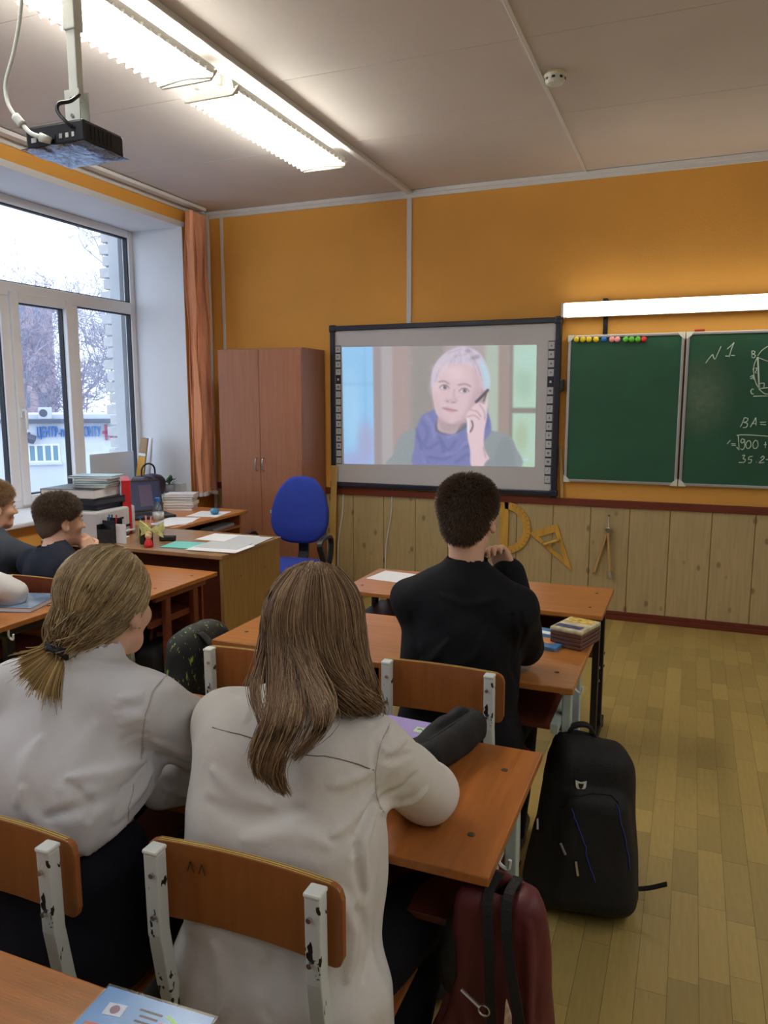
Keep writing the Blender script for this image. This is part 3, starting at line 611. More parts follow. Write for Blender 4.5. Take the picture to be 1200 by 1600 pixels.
chalk('chalk_sum', [[(575,1400),(608,1392),(590,1430),(615,1440),(600,1472),(540,1474)], [(700,1405),(660,1412),(652,1440),(685,1440),(678,1475),(648,1480)], [(738,1468),(742,1472)], [(790,1425),(815,1402),(828,1425),(772,1478),(832,1472)], [(850,1440),(873,1442)]])
p = [bpt(1085, 521), bpt(1101, 520.5)]
tag(MB().cyl((p[0][0], YF-0.036, 1.985), (p[1][0], YF-0.036, 1.985), 0.007, n=8).build('chalk_stick', mat['chalk_red'], None), 'red chalk stick lying on the top edge of the chalkboard', 'chalk')
mags = [(901,'yellow','first yellow magnet from the left on the chalkboard wing'), (911,'yellow','second yellow magnet from the left on the chalkboard wing'), (920.5,'yellow','third yellow magnet from the left on the chalkboard wing'), (931.5,'yellow','yellow round magnet next to the blue one'), (944,'blue','only blue magnet on the chalkboard wing'),
    (956.5,'pink','pink magnet next to the blue one on the chalkboard wing'), (965,'pink','pink magnet nearer the green ones on the chalkboard wing'), (978,'green','green magnet next to the pink ones on the chalkboard wing'), (987,'green','middle green magnet of three on the chalkboard wing'), (997,'green','green magnet next to the red one'), (1006,'red','only red magnet on the chalkboard wing')]
for px, c, lab in mags:
    x_, z_ = bpt(px, 530.5)
    o = MB().lathe([(0.019,0),(0.0195,0.004),(0.016,0.010),(0.008,0.013),(0.001,0.0135)], (x_, YF-0.0436, z_), 14, (PI/2,0,0)).build('magnet', mat[c], None, smooth=True); tag(o, lab, 'magnet', 'round magnets on the chalkboard wing')
# lamp over the chalkboard
lp = thing('board_lamp', 'long lit white lamp mounted above the chalkboard', 'lamp', (0, YF, 0))
MB().box(-0.835, 1.25, -0.10, -0.06, 2.09, 2.185).build('housing', mat['trim'], lp, bev=0.004)
lit = emitter('board_lamp_light', (255, 247, 226), BOARD_E)
MB().box(-0.842, 1.25, -0.175, -0.102, 2.092, 2.18).build('diffuser', lit, lp, bev=0.012)
MB().box(-0.858, -0.842, -0.178, -0.06, 2.088, 2.18).build('end_cap', mat['trim'], lp, bev=0.004)
for bx in (-0.60, 1.05): MB().box(bx, bx+0.03, -0.075, -0.002, 2.12, 2.21).box(bx, bx+0.03, -0.012, -0.002, 1.98, 2.21).build('bracket', mat['black_m'], lp)

# ------------------------------------------------------------------ ceiling tube lights, smoke detector
lum_w = M('luminaire_white', (238, 238, 232), 0.4); tube_m = emitter('fluorescent_tube', (255, 250, 232), TUBE_E)
def luminaire(y0, y1, label):
    t = thing('tube_light', label, 'ceiling light', (-2.165, (y0+y1)/2, ZC), 0, 'louvred tube lights on the ceiling'); h = (y1-y0)/2
    MB().box(-0.045, 0.045, -h, h, -0.035, 0).build('housing', lum_w, t, bev=0.006)
    for sx in (-1, 1):
        MB().prism([(sx*0.132,-0.066),(sx*0.135,-0.066),(sx*0.142,-0.105),(sx*0.139,-0.105)], -h+0.02, h-0.02, lambda u,v,w: (u,w,v)).build('side_reflector', lum_w, t)
        MB().cyl((sx*0.062, -h+0.03, -0.062), (sx*0.062, h-0.03, -0.062), 0.013, n=10).build('tube', tube_m, t, smooth=True)
        for ya, yb in ((h-0.05, h-0.02), (-h+0.02, -h+0.05)): MB().box(sx*0.062-0.014, sx*0.062+0.014, ya, yb, -0.08, -0.035).build('lamp_holder', lum_w, t)
    n = 24; fm = None
    for i in range(n):
        yy = -h+0.05+(2*h-0.1)*i/(n-1)
        if fm is None:
            o = MB().prism([(-0.158,-0.098),(-0.146,-0.124),(-0.02,-0.112),(0.02,-0.112),(0.146,-0.124),(0.158,-0.098),(0.13,-0.095),(0.0,-0.09),(-0.13,-0.095)], -0.0012, 0.0012, lambda u,v,w: (u,w,v)).build('louvre', lum_w, t); fm = o.data
        else: o = link('louvre', fm, None, t)
        o.location.y = yy
    for sy in (-1, 1):
        MB().prism([(-0.165,-0.092),(-0.13,-0.132),(0.13,-0.132),(0.165,-0.092),(0.10,-0.100),(-0.10,-0.100)], sy*(h-0.03), sy*(h-0.045), lambda u,v,w: (u,w,v)).build('end_plate', lum_w, t, bev=0.003)
luminaire(3.16, 4.42, 'lit louvred tube light nearer the front wall')
luminaire(1.78, 3.06, 'lit louvred tube light above the projector')
sm = thing('smoke_detector', 'round cream smoke detector on the ceiling', 'smoke detector', (-0.685, 3.84, ZC))
MB().lathe([(0.052,0),(0.052,-0.012),(0.046,-0.018)], (0,0,0), 20).build('base', M('cream_plastic', (222, 216, 190), 0.5), sm, smooth=False)
MB().lathe([(0.046,-0.018),(0.047,-0.036),(0.038,-0.048),(0.02,-0.052),(0.001,-0.052)], (0,0,0), 20).build('chamber', mat['cap'], sm, smooth=False)
for i in range(8): a = i*PI/4; MB().obox((math.cos(a)*0.046, math.sin(a)*0.046, -0.03), (0.006, 0.014, 0.01), (0,0,a)).build('vent', mat['black'], sm)

# ------------------------------------------------------------------ wooden board tools on the panelling
pr = thing('protractor', 'yellow wooden protractor hanging on the panelling behind the boy', 'protractor', (-1.245, YF-0.014, 0.61))
arc = lambda r, a0, a1, n: [(r*math.cos(a0+(a1-a0)*i/n), r*math.sin(a0+(a1-a0)*i/n)) for i in range(n+1)]
MB().prism(arc(0.195, -PI/2, PI/2, 24)+arc(0.140, PI/2, -PI/2, 24), -0.012, -0.002, lambda u,v,w: (u,w,v)).build('arc', mat['toolwood'], pr, bev=0.002)
MB().box(-0.03, 0.03, -0.012, -0.002, -0.195, 0.195).build('bar', mat['toolwood'], pr, bev=0.002)
for i in range(19): a = -PI/2+PI*i/18; MB().obox((0.18*math.cos(a), -0.0122, 0.18*math.sin(a)), (0.018, 0.001, 0.0025), (0,-a,0)).build('mark', mat['screw'], pr)
sq = thing('set_square', 'yellow wooden set square hanging askew on the panelling', 'set square', (0, YF-0.014, 0))
o3 = np.array([(-1.061,0.585),(-0.862,0.664),(-0.742,0.322)]); ctr = o3.mean(0); i3 = ctr+(o3-ctr)*0.56
MB().frame([tuple(p) for p in o3], [tuple(p) for p in i3], -0.012, -0.002, lambda u,v,w: (u,w,v)).build('frame', mat['toolwood'], sq, bev=0.002)
MB().tube([(-0.955,-0.02,0.515),(-0.94,-0.045,0.515),(-0.86,-0.045,0.545),(-0.838,-0.02,0.548)], 0.011, 8).build('handle', mat['toolwood'], sq, smooth=True)
cp = thing('board_compass', 'wooden chalkboard compass hanging with its legs spread', 'compass', (0, YF-0.014, 0))
lw = M('pale_compass_wood', (186, 150, 96), 0.5, var=0.1, scale=6)
MB().bar((-0.507,-0.012,0.645),(-0.592,-0.012,0.33),0.016,0.022,(0,1,0)).build('leg', lw, cp, bev=0.003)
MB().bar((-0.507,-0.030,0.645),(-0.482,-0.030,0.33),0.016,0.022,(0,1,0)).build('leg', lw, cp, bev=0.003)
MB().lathe([(0.02,0),(0.02,0.045),(0.015,0.05)], (-0.507,0,0.645), 14, (PI/2,0,0)).build('pivot', mat['steel'], cp)
MB().bar((-0.483,-0.030,0.35),(-0.477,-0.030,0.305),0.022,0.028,(0,1,0)).build('chalk_holder', mat['alu'], cp)
MB().cyl((-0.592,-0.012,0.335),(-0.600,-0.012,0.315),0.006,0.001,8).build('point', mat['steel'], cp)
MB().tube([(-0.507,-0.01,0.66),(-0.509,-0.004,0.70),(-0.507,0.0,0.74)],0.002,5).build('string', mat['trim'], cp)
MB().cyl((-0.507,0.004,0.742),(-0.507,-0.012,0.742),0.006,n=8).build('nail', mat['steel'], cp)
# wooden rulers
o = MB().bar((-2.617, 5.36, 0.03), (-2.60, 5.40, 1.03), 0.052, 0.012, (0.2,1,0)).build('wooden_ruler', mat['stickwood'], None, bev=0.002); tag(o, 'long wooden ruler leaning between cupboard and whiteboard', 'ruler')
p0, p1 = bpt(874, 690), bpt(884, 782)
o = MB().bar((-0.858, YF-0.006, 1.22), (-0.834, YF-0.02, 0.852), 0.022, 0.006, (0,1,0)).build('pointer_stick', mat['stickwood'], None); tag(o, 'thin wooden pointer leaning between whiteboard and chalkboard', 'pointer')
# ------------------------------------------------------------------ cupboard
cu_ = thing('cupboard', 'tall brown two-door cupboard in the corner', 'cupboard', (-3.06, 5.25, 0)); cw2, cd = 0.362, 0.195
MB().box(-cw2, cw2, -cd+0.018, cd, 0.06, 1.925).box(-cw2+0.01, cw2-0.01, -cd+0.05, cd, 0, 0.06).build('body', mat['closet'], cu_, bev=0.003)
for sx in (-1, 1):
    d = MB().box(min(sx*0.0015, sx*(cw2-0.002)), max(sx*0.0015, sx*(cw2-0.002)), -cd, -cd+0.017, 0.07, 1.918).build('door', mat['closet'], cu_, bev=0.002)
    hx = 0.03*sx
    MB().tube(crom([(hx,-cd,1.0),(hx,-cd-0.024,1.01),(hx,-cd-0.03,1.05),(hx,-cd-0.024,1.09),(hx,-cd,1.10)],4), 0.005, 8).build('handle', mat['steel'], d, smooth=True)

# ------------------------------------------------------------------ pupils' desks
def desk(label, x0, x1, y0, y1, z, top='desk_y', frame='legw', hook=False):
    t = thing('school_desk', label, 'desk', ((x0+x1)/2, (y0+y1)/2, 0), 0, 'double school desks'); w, d = (x1-x0)/2, (y1-y0)/2
    MB().box(-w, w, -d, d, z-0.02, z).build('desktop', mat[top], t, bev=0.003)
    for sx in (-1, 1):
        for sy in (-1, 1):
            MB().lathe([(0.0075,0),(0.0075,0.0012),(0.004,0.0014)], (sx*(w-0.065), sy*(d-0.12), z-0.0002), 10).build('screw_cap', mat['screw'], t)
        xx = sx*(w-0.035); fm = mat[frame]
        f = MB().box(xx-0.014, xx+0.014, -d+0.07, d-0.07, z-0.05, z-0.0205)
        f.box(xx-0.014, xx+0.014, -0.12, -0.085, 0.05, z-0.05).box(xx-0.014, xx+0.014, 0.085, 0.12, 0.05, z-0.05)
        f.box(xx-0.016, xx+0.016, -d+0.05, d-0.03, 0.018, 0.05)
        f.build('side_frame', fm, t, bev=0.004)
        for sy in (-1, 1):
            MB().box(xx-0.016, xx+0.016, (-d+0.05) if sy < 0 else (d-0.07), (-d+0.09) if sy < 0 else (d-0.03), 0, 0.0178).build('foot', mat['black'], t, bev=0.003)
            for zz in (0.33, 0.39): MB().cyl((xx+sx*0.013, sy*0.1025, zz), (xx+sx*0.020, sy*0.1025, zz), 0.007, n=8).build('bolt', mat['steel'], t)
    MB().box(-w+0.07, w-0.07, -d+0.05, d-0.09, z-0.155, z-0.14).build('shelf', mat['dark_shelf'], t, bev=0.002)
    for sx in (-1, 1): MB().box(min(sx*(w-0.07), sx*(w-0.0492)), max(sx*(w-0.07), sx*(w-0.0492)), -d+0.06, d-0.10, z-0.17, z-0.14).build('shelf_bracket', fm, t)
    MB().box(-w+0.06, w-0.06, d-0.055, d-0.04, z-0.33, z-0.0205).build('modesty_panel', mat['redwood'], t, bev=0.002)
    if hook:
        for sx in (-1, 1): MB().tube(crom([(sx*(w-0.01), -d+0.12, z-0.0206), (sx*(w-0.01), -d+0.12, z-0.045), (sx*(w+0.008), -d+0.12, z-0.055), (sx*(w+0.012), -d+0.12, z-0.035)], 4), 0.004, 6).build('hook', mat['cap'], t)
    return t
desk('brown double desk where the two girls in white sit', -1.49, -0.29, 1.212, 1.733, 0.70, 'desk_y', hook=True)
desk('brown double desk where the boy in black sits', -1.495, -0.275, 2.12, 2.625, 0.72, 'desk_x', hook=True)
desk('empty front desk with black legs and one sheet of paper', -1.49, -0.30, 3.135, 3.63, 0.66, 'desk_x', 'black_m')
desk('nearest desk at the bottom left holding a blue workbook', -1.49, -0.29, 0.25, 0.76, 0.70, 'desk_x')
desk('window row desk in front of the two boys in dark jackets', -3.33, -2.13, 2.58, 3.09, 0.70, 'desk_x', 'redwood')
desk('window row desk under the white sleeved arm', -3.40, -2.20, 1.80, 2.28, 0.75, 'desk_x', 'black_m', hook=True)

# ------------------------------------------------------------------ chairs
def make_chair():
    t = thing('school_chair', '', 'chair', (0,0,0), 0, 'plywood school chairs with white metal frames')
    hw = 0.183; z0, z1 = 0.662, 0.802
    # curved, round-cornered plywood back
    out = []; n = 14; R = 0.022
    def yc(x): return 0.004-0.014*(1-(x/hw)**2)*(-1)
    prof = []
    for cx, cz, a0 in ((hw-R, z1-R, 0), (-hw+R, z1-R, PI/2), (-hw+R, z0+R, PI), (hw-R, z0+R, 1.5*PI)):
        for i in range(5): a = a0+PI/2*i/4; prof.append((cx+R*math.cos(a), cz+R*math.sin(a)))
    xs_ = np.linspace(-hw, hw, 13); b = MB(); V = []; 
    def zr(x):
        e = hw-abs(x)
        k = R-math.sqrt(max(0, R*R-(R-e)**2)) if e < R else 0
        return z0+k, z1-k
    for x in list(np.linspace(-hw, -hw+R, 5))+list(np.linspace(-hw+R, hw-R, 9))[1:-1]+list(np.linspace(hw-R, hw, 5)):
        a, c = zr(x); y = yc(x)
        V += [(x, y, a), (x, y+0.012, a), (x, y+0.012, c), (x, y, c)]
    N = len(V)//4
    F = [(i*4+k, i*4+4+k, i*4+4+(k+1) % 4, i*4+(k+1) % 4) for i in range(N-1) for k in range(4)]+[(0,1,2,3), (N*4-1, N*4-2, N*4-3, N*4-4)]
    b.add(V, F).build('backrest', mat['ply'], t, bev=0.002)
    # plies showing along the top edge
    MB().strap([(x, yc(x)+0.006, z1+0.0002) for x in np.linspace(-hw+R, hw-R, 9)], 0.0100, 0.0010, (0,1,0)).build('ply_edge', mat['plyedge'], t)
    for oy in (0.0035, 0.0085): MB().strap([(x, yc(x)+oy, z1+0.0006) for x in np.linspace(-hw+R, hw-R, 9)], 0.0012, 0.0008, (0,1,0)).build('ply_layer', mat['screw'], t)
    # seat
    s = MB(); 
    s.prism([(-0.17,0.055),(0.17,0.055),(0.19,0.12),(0.19,0.37),(0.16,0.405),(-0.16,0.405),(-0.19,0.37),(-0.19,0.12)], 0.418, 0.430); s.build('seat', mat['ply'], t, bev=0.004)
    for sx in (-1, 1):
        xx = sx*0.148
        p = MB(); P = [(xx,-0.018,0.800),(xx,-0.016,0.655),(xx,0.0,0.55),(xx,0.03,0.43),(xx,-0.01,0.2),(xx,-0.055,0.012)]
        p.strap(P, 0.027, 0.026, (1,0,0)); p.build('rear_leg', mat['post'], t, bev=0.003)
        MB().box(xx-0.0145, xx+0.0145, -0.033, -0.003, 0.799, 0.807).build('post_cap', mat['cap'], t, bev=0.003)
        for zz in (0.765, 0.690): MB().cyl((xx-sx*0.004,-0.030,zz),(xx-sx*0.004,-0.0355,zz),0.0045,n=8).build('bolt', mat['steel'], t)
        MB().strap([(xx,0.36,0.415),(xx,0.385,0.2),(xx,0.40,0.012)], 0.025, 0.025, (1,0,0)).build('front_leg', mat['post'], t, bev=0.003)
        MB().box(xx-0.012, xx+0.012, 0.045, 0.365, 0.392, 0.4178).build('seat_rail', mat['post'], t, bev=0.003)
        for yy in (-0.055, 0.40): MB().box(xx-0.015, xx+0.015, yy-0.015, yy+0.015, 0, 0.012).build('foot', mat['black'], t)
    MB().box(-0.135, 0.135, 0.33, 0.35, 0.392, 0.4175).box(-0.135, 0.135, 0.06, 0.08, 0.392, 0.4175).build('crossbar', mat['post'], t)
    return t
chair0 = make_chair(); first = True
for cx, cy, rz, lab in ((-0.635, 0.950, 0.0, 'plywood chair of the long-haired girl, nearest and fully in view'), (-1.098, 0.885, 0.02, 'plywood chair of the ponytail girl at the left edge'), (-0.616, 1.935, 0.0, 'plywood chair of the boy in the black sweatshirt'),
        (-1.147, 1.845, 0.02, 'empty plywood chair between the two girls and the speckled bag'), (-2.49, 2.325, 0.0, 'chair of the curly-haired boy by the window'), (-3.03, 2.34, 0.0, 'chair of the boy at the left edge in a grey jacket'), (-2.95, 1.62, 0.0, 'chair at the window row desk of the white sleeved pupil')):
    c = chair0 if first else copy_tree(chair0); first = False
    c.location = (cx, cy, 0); c.rotation_euler = (0,0,rz); c['label'] = lab
    if cx < -2:
        for ch in c.children:
            if ch.name.startswith('backrest'): ch.material_slots[0].link = 'OBJECT'; ch.material_slots[0].material = mat['redwood']

b = MB()
for x0_, x1_, z0_, z1_ in ((-.105,-.099,.757,.775), (-.099,-.093,.775,.757), (-.083,-.077,.757,.775), (-.077,-.071,.775,.757)): b.cyl((x0_, .0105, z0_), (x1_, .0105, z1_), .0011, n=5)
b.build('pencil_marks', mat['screw'], chair0)
# ------------------------------------------------------------------ teacher's desk, computer desk
td = thing('teacher_desk', 'oak sided teacher desk strewn with papers', 'desk', (-2.76, 3.475, 0))
MB().box(-0.60, 0.60, -0.30, 0.30, 0.738, 0.76).build('desktop', mat['tdesk'], td, bev=0.003)
for sx in (-1, 1): MB().box(min(sx*0.595, sx*0.573), max(sx*0.595, sx*0.573), -0.285, 0.29, 0, 0.738).build('side_panel', mat['oak'], td, bev=0.002)
MB().box(-0.573, 0.573, -0.16, -0.142, 0.25, 0.738).build('modesty_panel', mat['redwood'], td)
MB().box(-0.573, -0.20, -0.14, 0.27, 0.08, 0.735).build('drawer_unit', mat['redwood'], td, bev=0.003)
for sy, zz in ((-0.12, 0.62), (0.12, 0.62), (-0.12, 0.3)): MB().cyl((0.595, sy, zz), (0.598, sy, zz), 0.006, n=8).build('screw', mat['steel'], td)
cd_ = thing('computer_desk', 'beech computer desk under the window holding a laptop', 'desk', (-3.33, 4.22, 0))
MB().box(-0.42, 0.41, -0.42, 0.42, 0.738, 0.76).build('desktop', mat['tdesk2'], cd_, bev=0.003)
for yy in (-0.40, 0.38): MB().box(-0.40, 0.36, yy, yy+0.02, 0, 0.738).build('side_panel', mat['tdesk2'], cd_)
MB().box(-0.30, 0.37, -0.38, 0.38, 0.64, 0.656).build('keyboard_shelf', mat['tdesk2'], cd_, bev=0.002)
MB().box(-0.40, -0.385, -0.38, 0.38, 0.2, 0.738).build('back_panel', mat['redwood'], cd_)

# ------------------------------------------------------------------ blue office chair
oc = thing('office_chair', 'blue upholstered office chair with black armrests', 'chair', (-2.43, 4.34, 0), 0.10)
def sup(w_top, w_mid, w_bot, z0, z1, n=28):
    P = []
    for i in range(n):
        a = 2*PI*i/n; c, s_ = math.cos(a), math.sin(a); e = 0.62
        z = (z0+z1)/2+(z1-z0)/2*math.copysign(abs(s_)**e, s_); t = (z-z0)/(z1-z0)
        w = w_bot+(w_mid-w_bot)*math.sin(min(1, t/0.35)*PI/2) if t < 0.35 else w_mid+(w_top-w_mid)*((t-0.35)/0.65)**1.6
        P.append((w/2*math.copysign(abs(c)**e, c), z))
    return P
def cushion(prof, y0, y1, fn, name, m, puff=0.02, bend=0.0):
    n = len(prof); cx = sum(p[0] for p in prof)/n; cz = sum(p[1] for p in prof)/n; V = []; F = []
    layers = [(0.0,.86),(0.0,.86)]
    lv = [(y0,.90),(y0+puff*.4,.97),(y0+puff,1.0),(y1-puff,1.0),(y1-puff*.4,.97),(y1,.90)]
    for y, k in lv:
        for u, v in prof: V.append(fn(cx+(u-cx)*k, y+bend*((cx+(u-cx)*k)/0.2)**2, cz+(v-cz)*k))
    for i in range(len(lv)-1):
        for k in range(n): F.append((i*n+k, i*n+(k+1) % n, (i+1)*n+(k+1) % n, (i+1)*n+k))
    for i, y, sgn in ((0, y0-0.006, 1), (len(lv)-1, y1+0.006, 0)):
        c = len(V); V.append(fn(cx, y, cz)); mid = len(V)
        for u, v in prof: V.append(fn(cx+(u-cx)*.5, y, cz+(v-cz)*.5))
        for k in range(n):
            q = (i*n+k, mid+k, mid+(k+1) % n, i*n+(k+1) % n); r_ = (mid+k, c, mid+(k+1) % n)
            F += [q if sgn else q[::-1], r_ if sgn else r_[::-1]]
    return MB().add(V, F).build(name, m, oc, smooth=True)
tilt = 0.13
cushion(sup(0.27, 0.425, 0.37, 0.57, 1.025), 0.0, 0.065, lambda u,v,w: (u, 0.16+v+(w-0.57)*tilt, w), 'backrest', mat['office'], 0.025, -0.02)
cushion(sup(0.27, 0.40, 0.34, 0.60, 1.0), 0.06, 0.085, lambda u,v,w: (u, 0.16+v+(w-0.57)*tilt, w), 'back_shell', mat['black'], 0.01, -0.02)
cushion([(0.235*math.copysign(abs(math.cos(a))**.55, math.cos(a)), 0.225*math.copysign(abs(math.sin(a))**.55, math.sin(a))) for a in np.linspace(0, 2*PI, 28, endpoint=False)], 0.415, 0.48, lambda u,v,w: (u, w-0.06, v), 'seat', mat['office'], 0.022)
MB().strap([(0,0.10,0.405),(0,0.22,0.41),(0,0.265,0.50),(0,0.272,0.66)], 0.075, 0.02, (1,0,0)).build('back_support', mat['black'], oc, bev=0.004)
for sx in (-1, 1):
    MB().strap(crom([(sx*0.16,0.02,0.405),(sx*0.245,0.02,0.41),(sx*0.275,0.03,0.50),(sx*0.27,0.08,0.60),(sx*0.27,0.04,0.655),(sx*0.27,-0.08,0.655),(sx*0.27,-0.13,0.62),(sx*0.272,-0.09,0.54),(sx*0.262,-0.02,0.46)], 5), 0.036, 0.022, (sx*0.2,0.1,0.1) if False else (0.9,0.1,0)).build('armrest', mat['black'], oc, bev=0.006)
MB().cyl((0,-0.03,0.12),(0,-0.03,0.41),0.026).cyl((0,-0.03,0.06),(0,-0.03,0.25),0.034).build('gas_lift', mat['black'], oc)
for i in range(5):
    a = i*2*PI/5+0.3; d = Vector((math.cos(a), math.sin(a), 0)); c0 = Vector((0,-0.03,0))
    lg = MB().strap([c0+d*0.02+Vector((0,0,0.105)), c0+d*0.16+Vector((0,0,0.095)), c0+d*0.29+Vector((0,0,0.072))], 0.045, 0.028, (-d.y, d.x, 0)).build('base_leg', mat['black'], oc, bev=0.005)
    MB().cyl(c0+d*0.285+Vector((-d.y*0.022, d.x*0.022, 0.028)), c0+d*0.285-Vector((-d.y*0.022, d.x*0.022, -0.028)), 0.028).build('castor', mat['black'], lg)
MB().box(-0.215,-0.205,0.19,0.20,0.77,0.79).build('tag', mat['teal'], oc)

# ------------------------------------------------------------------ smooth-blended solids for people and bags
class SDF:
    def __init__(s, lo, hi, h):
        s.lo = np.array(lo, float); s.h = h; s.n = np.ceil((np.array(hi)-s.lo)/h).astype(int)+1
        s.F = np.full(tuple(s.n), 1.0, np.float32); s.ax = [s.lo[i]+h*np.arange(s.n[i]) for i in range(3)]
    def _reg(s, a, b, m):
        i0 = np.clip(np.floor((np.minimum(a, b)-m-s.lo)/s.h).astype(int), 0, s.n); i1 = np.clip(np.ceil((np.maximum(a, b)+m-s.lo)/s.h).astype(int)+1, 0, s.n)
        sl = tuple(slice(i0[k], i1[k]) for k in range(3))
        X = s.ax[0][sl[0]][:, None, None]; Y = s.ax[1][sl[1]][None, :, None]; Z = s.ax[2][sl[2]][None, None, :]
        return sl, X, Y, Z
    def _mix(s, sl, d, k, op):
        F = s.F[sl]
        if op == '-': d = -d
        if op == '+':
            if k > 0:
                h = np.clip(0.5+0.5*(F-d)/k, 0, 1); s.F[sl] = F*(1-h)+d*h-k*h*(1-h)
            else: s.F[sl] = np.minimum(F, d)
        else:
            if k > 0:
                h = np.clip(0.5-0.5*(F-d)/k, 0, 1); s.F[sl] = F*(1-h)+d*h+k*h*(1-h)
            else: s.F[sl] = np.maximum(F, d)
    def cap(s, a, b, ra, rb, k=0.02, op='+'):
        a, b = np.array(a, float), np.array(b, float); sl, X, Y, Z = s._reg(a, b, max(ra, rb)+k+0.05); e = b-a
        t = np.clip(((X-a[0])*e[0]+(Y-a[1])*e[1]+(Z-a[2])*e[2])/(e@e+1e-12), 0, 1)
        d = np.sqrt((X-a[0]-t*e[0])**2+(Y-a[1]-t*e[1])**2+(Z-a[2]-t*e[2])**2)-(ra+(rb-ra)*t); s._mix(sl, d, k, op); return s
    def loc(s, c, R, X, Y, Z):
        x, y, z = X-c[0], Y-c[1], Z-c[2]; return [R[0][i]*x+R[1][i]*y+R[2][i]*z for i in range(3)]
    def ell(s, c, r, k=0.02, R=None, op='+'):
        c = np.array(c, float); R = np.eye(3) if R is None else np.array(R); m = max(r); sl, X, Y, Z = s._reg(c, c, m+k+0.05)
        l = s.loc(c, R, X, Y, Z); k0 = np.sqrt(sum((l[i]/r[i])**2 for i in range(3))); k1 = np.sqrt(sum((l[i]/r[i]**2)**2 for i in range(3)))+1e-9
        s._mix(sl, k0*(k0-1)/k1, k, op); return s
    def rbox(s, c, hf, rd, k=0.02, R=None, op='+', taper=None):
        c = np.array(c, float); R = np.eye(3) if R is None else np.array(R); m = float(np.linalg.norm(hf)); sl, X, Y, Z = s._reg(c, c, m+k+0.05); l = s.loc(c, R, X, Y, Z)
        if taper is not None:
            f = 1+taper*l[2]/hf[2]; l[0] = l[0]/f; l[1] = l[1]/(1+0.5*taper*l[2]/hf[2])
        q = [np.abs(l[i])-(hf[i]-rd) for i in range(3)]
        d = np.sqrt(sum(np.maximum(v, 0)**2 for v in q))+np.minimum(np.maximum(np.maximum(q[0], q[1]), q[2]), 0)-rd; s._mix(sl, d, k, op); return s
    def cut(s, p, n, k=0.0):     # keep the side the normal points away from
        p, n = np.array(p, float), np.array(n, float); n = n/np.linalg.norm(n)
        d = (s.ax[0][:, None, None]-p[0])*n[0]+(s.ax[1][None, :, None]-p[1])*n[1]+(s.ax[2][None, None, :]-p[2])*n[2]
        s._mix((slice(None),)*3, d, k, 'x'); return s
    def mesh(s, it=2):
        F = s.F; S = F < 0; c = np.zeros(tuple(np.array(F.shape)-1), np.int8)
        for i in (0, 1):
            for j in (0, 1):
                for k in (0, 1): c += S[i:F.shape[0]-1+i, j:F.shape[1]-1+j, k:F.shape[2]-1+k]
        act = (c > 0) & (c < 8); cells = np.argwhere(act); idx = np.full(act.shape, -1, np.int64); idx[act] = np.arange(len(cells)); i, j, k = cells.T
        acc = np.zeros((len(cells), 3)); cnt = np.zeros(len(cells))
        cr = [np.array(((q >> 2) & 1, (q >> 1) & 1, q & 1)) for q in range(8)]; vals = [F[i+o[0], j+o[1], k+o[2]] for o in cr]
        for q in range(8):
            for ax in range(3):
                if cr[q][ax] == 0:
                    o2 = cr[q].copy(); o2[ax] = 1; w = o2[0]*4+o2[1]*2+o2[2]; a, b = vals[q], vals[w]; m = (a < 0) != (b < 0)
                    t = (a/(a-b+1e-12))[m]; acc[m] += cr[q]; acc[m, ax] += t; cnt[m] += 1
        V = s.lo+s.h*(cells+acc/cnt[:, None]); Q = []
        for ax in range(3):
            o = [0, 0, 0]; A = S[tuple(slice(0, F.shape[d]-1) if d == ax else slice(None) for d in range(3))]; B = S[tuple(slice(1, None) if d == ax else slice(None) for d in range(3))]
            e = np.argwhere(A != B); u, v = (ax+1) % 3, (ax+2) % 3
            ok = (e[:, u] > 0) & (e[:, v] > 0) & (e[:, u] < F.shape[u]-1) & (e[:, v] < F.shape[v]-1); e = e[ok]; sg = A[tuple(e.T)]
            def cell(du, dv): q = e.copy(); q[:, u] += du; q[:, v] += dv; return idx[tuple(q.T)]
            q = np.stack([cell(-1,-1), cell(0,-1), cell(0,0), cell(-1,0)], 1); q[~sg] = q[~sg][:, ::-1]; Q.append(q)
        Q = np.concatenate(Q)
        return (smooth_v(V, Q, it) if it else V), Q
def smooth_v(V, Q, it, lam=0.5):
    E = np.concatenate([Q[:, [0,1]], Q[:, [1,2]], Q[:, [2,3]], Q[:, [3,0]]]); n = len(V); cnt = np.bincount(E.ravel(), minlength=n)[:, None]+1e-9
    for _ in range(it):
        A = np.stack([np.bincount(E[:, 0], V[E[:, 1], d], n)+np.bincount(E[:, 1], V[E[:, 0], d], n) for d in range(3)], 1); V = V*(1-lam)+lam*A/cnt
    return V
def vnormals(V, Q):
    fn = np.cross(V[Q[:, 2]]-V[Q[:, 0]], V[Q[:, 3]]-V[Q[:, 1]]); N = np.stack([sum(np.bincount(Q[:, c], fn[:, d], len(V)) for c in range(4)) for d in range(3)], 1)
    return N/(np.linalg.norm(N, axis=1, keepdims=True)+1e-12)
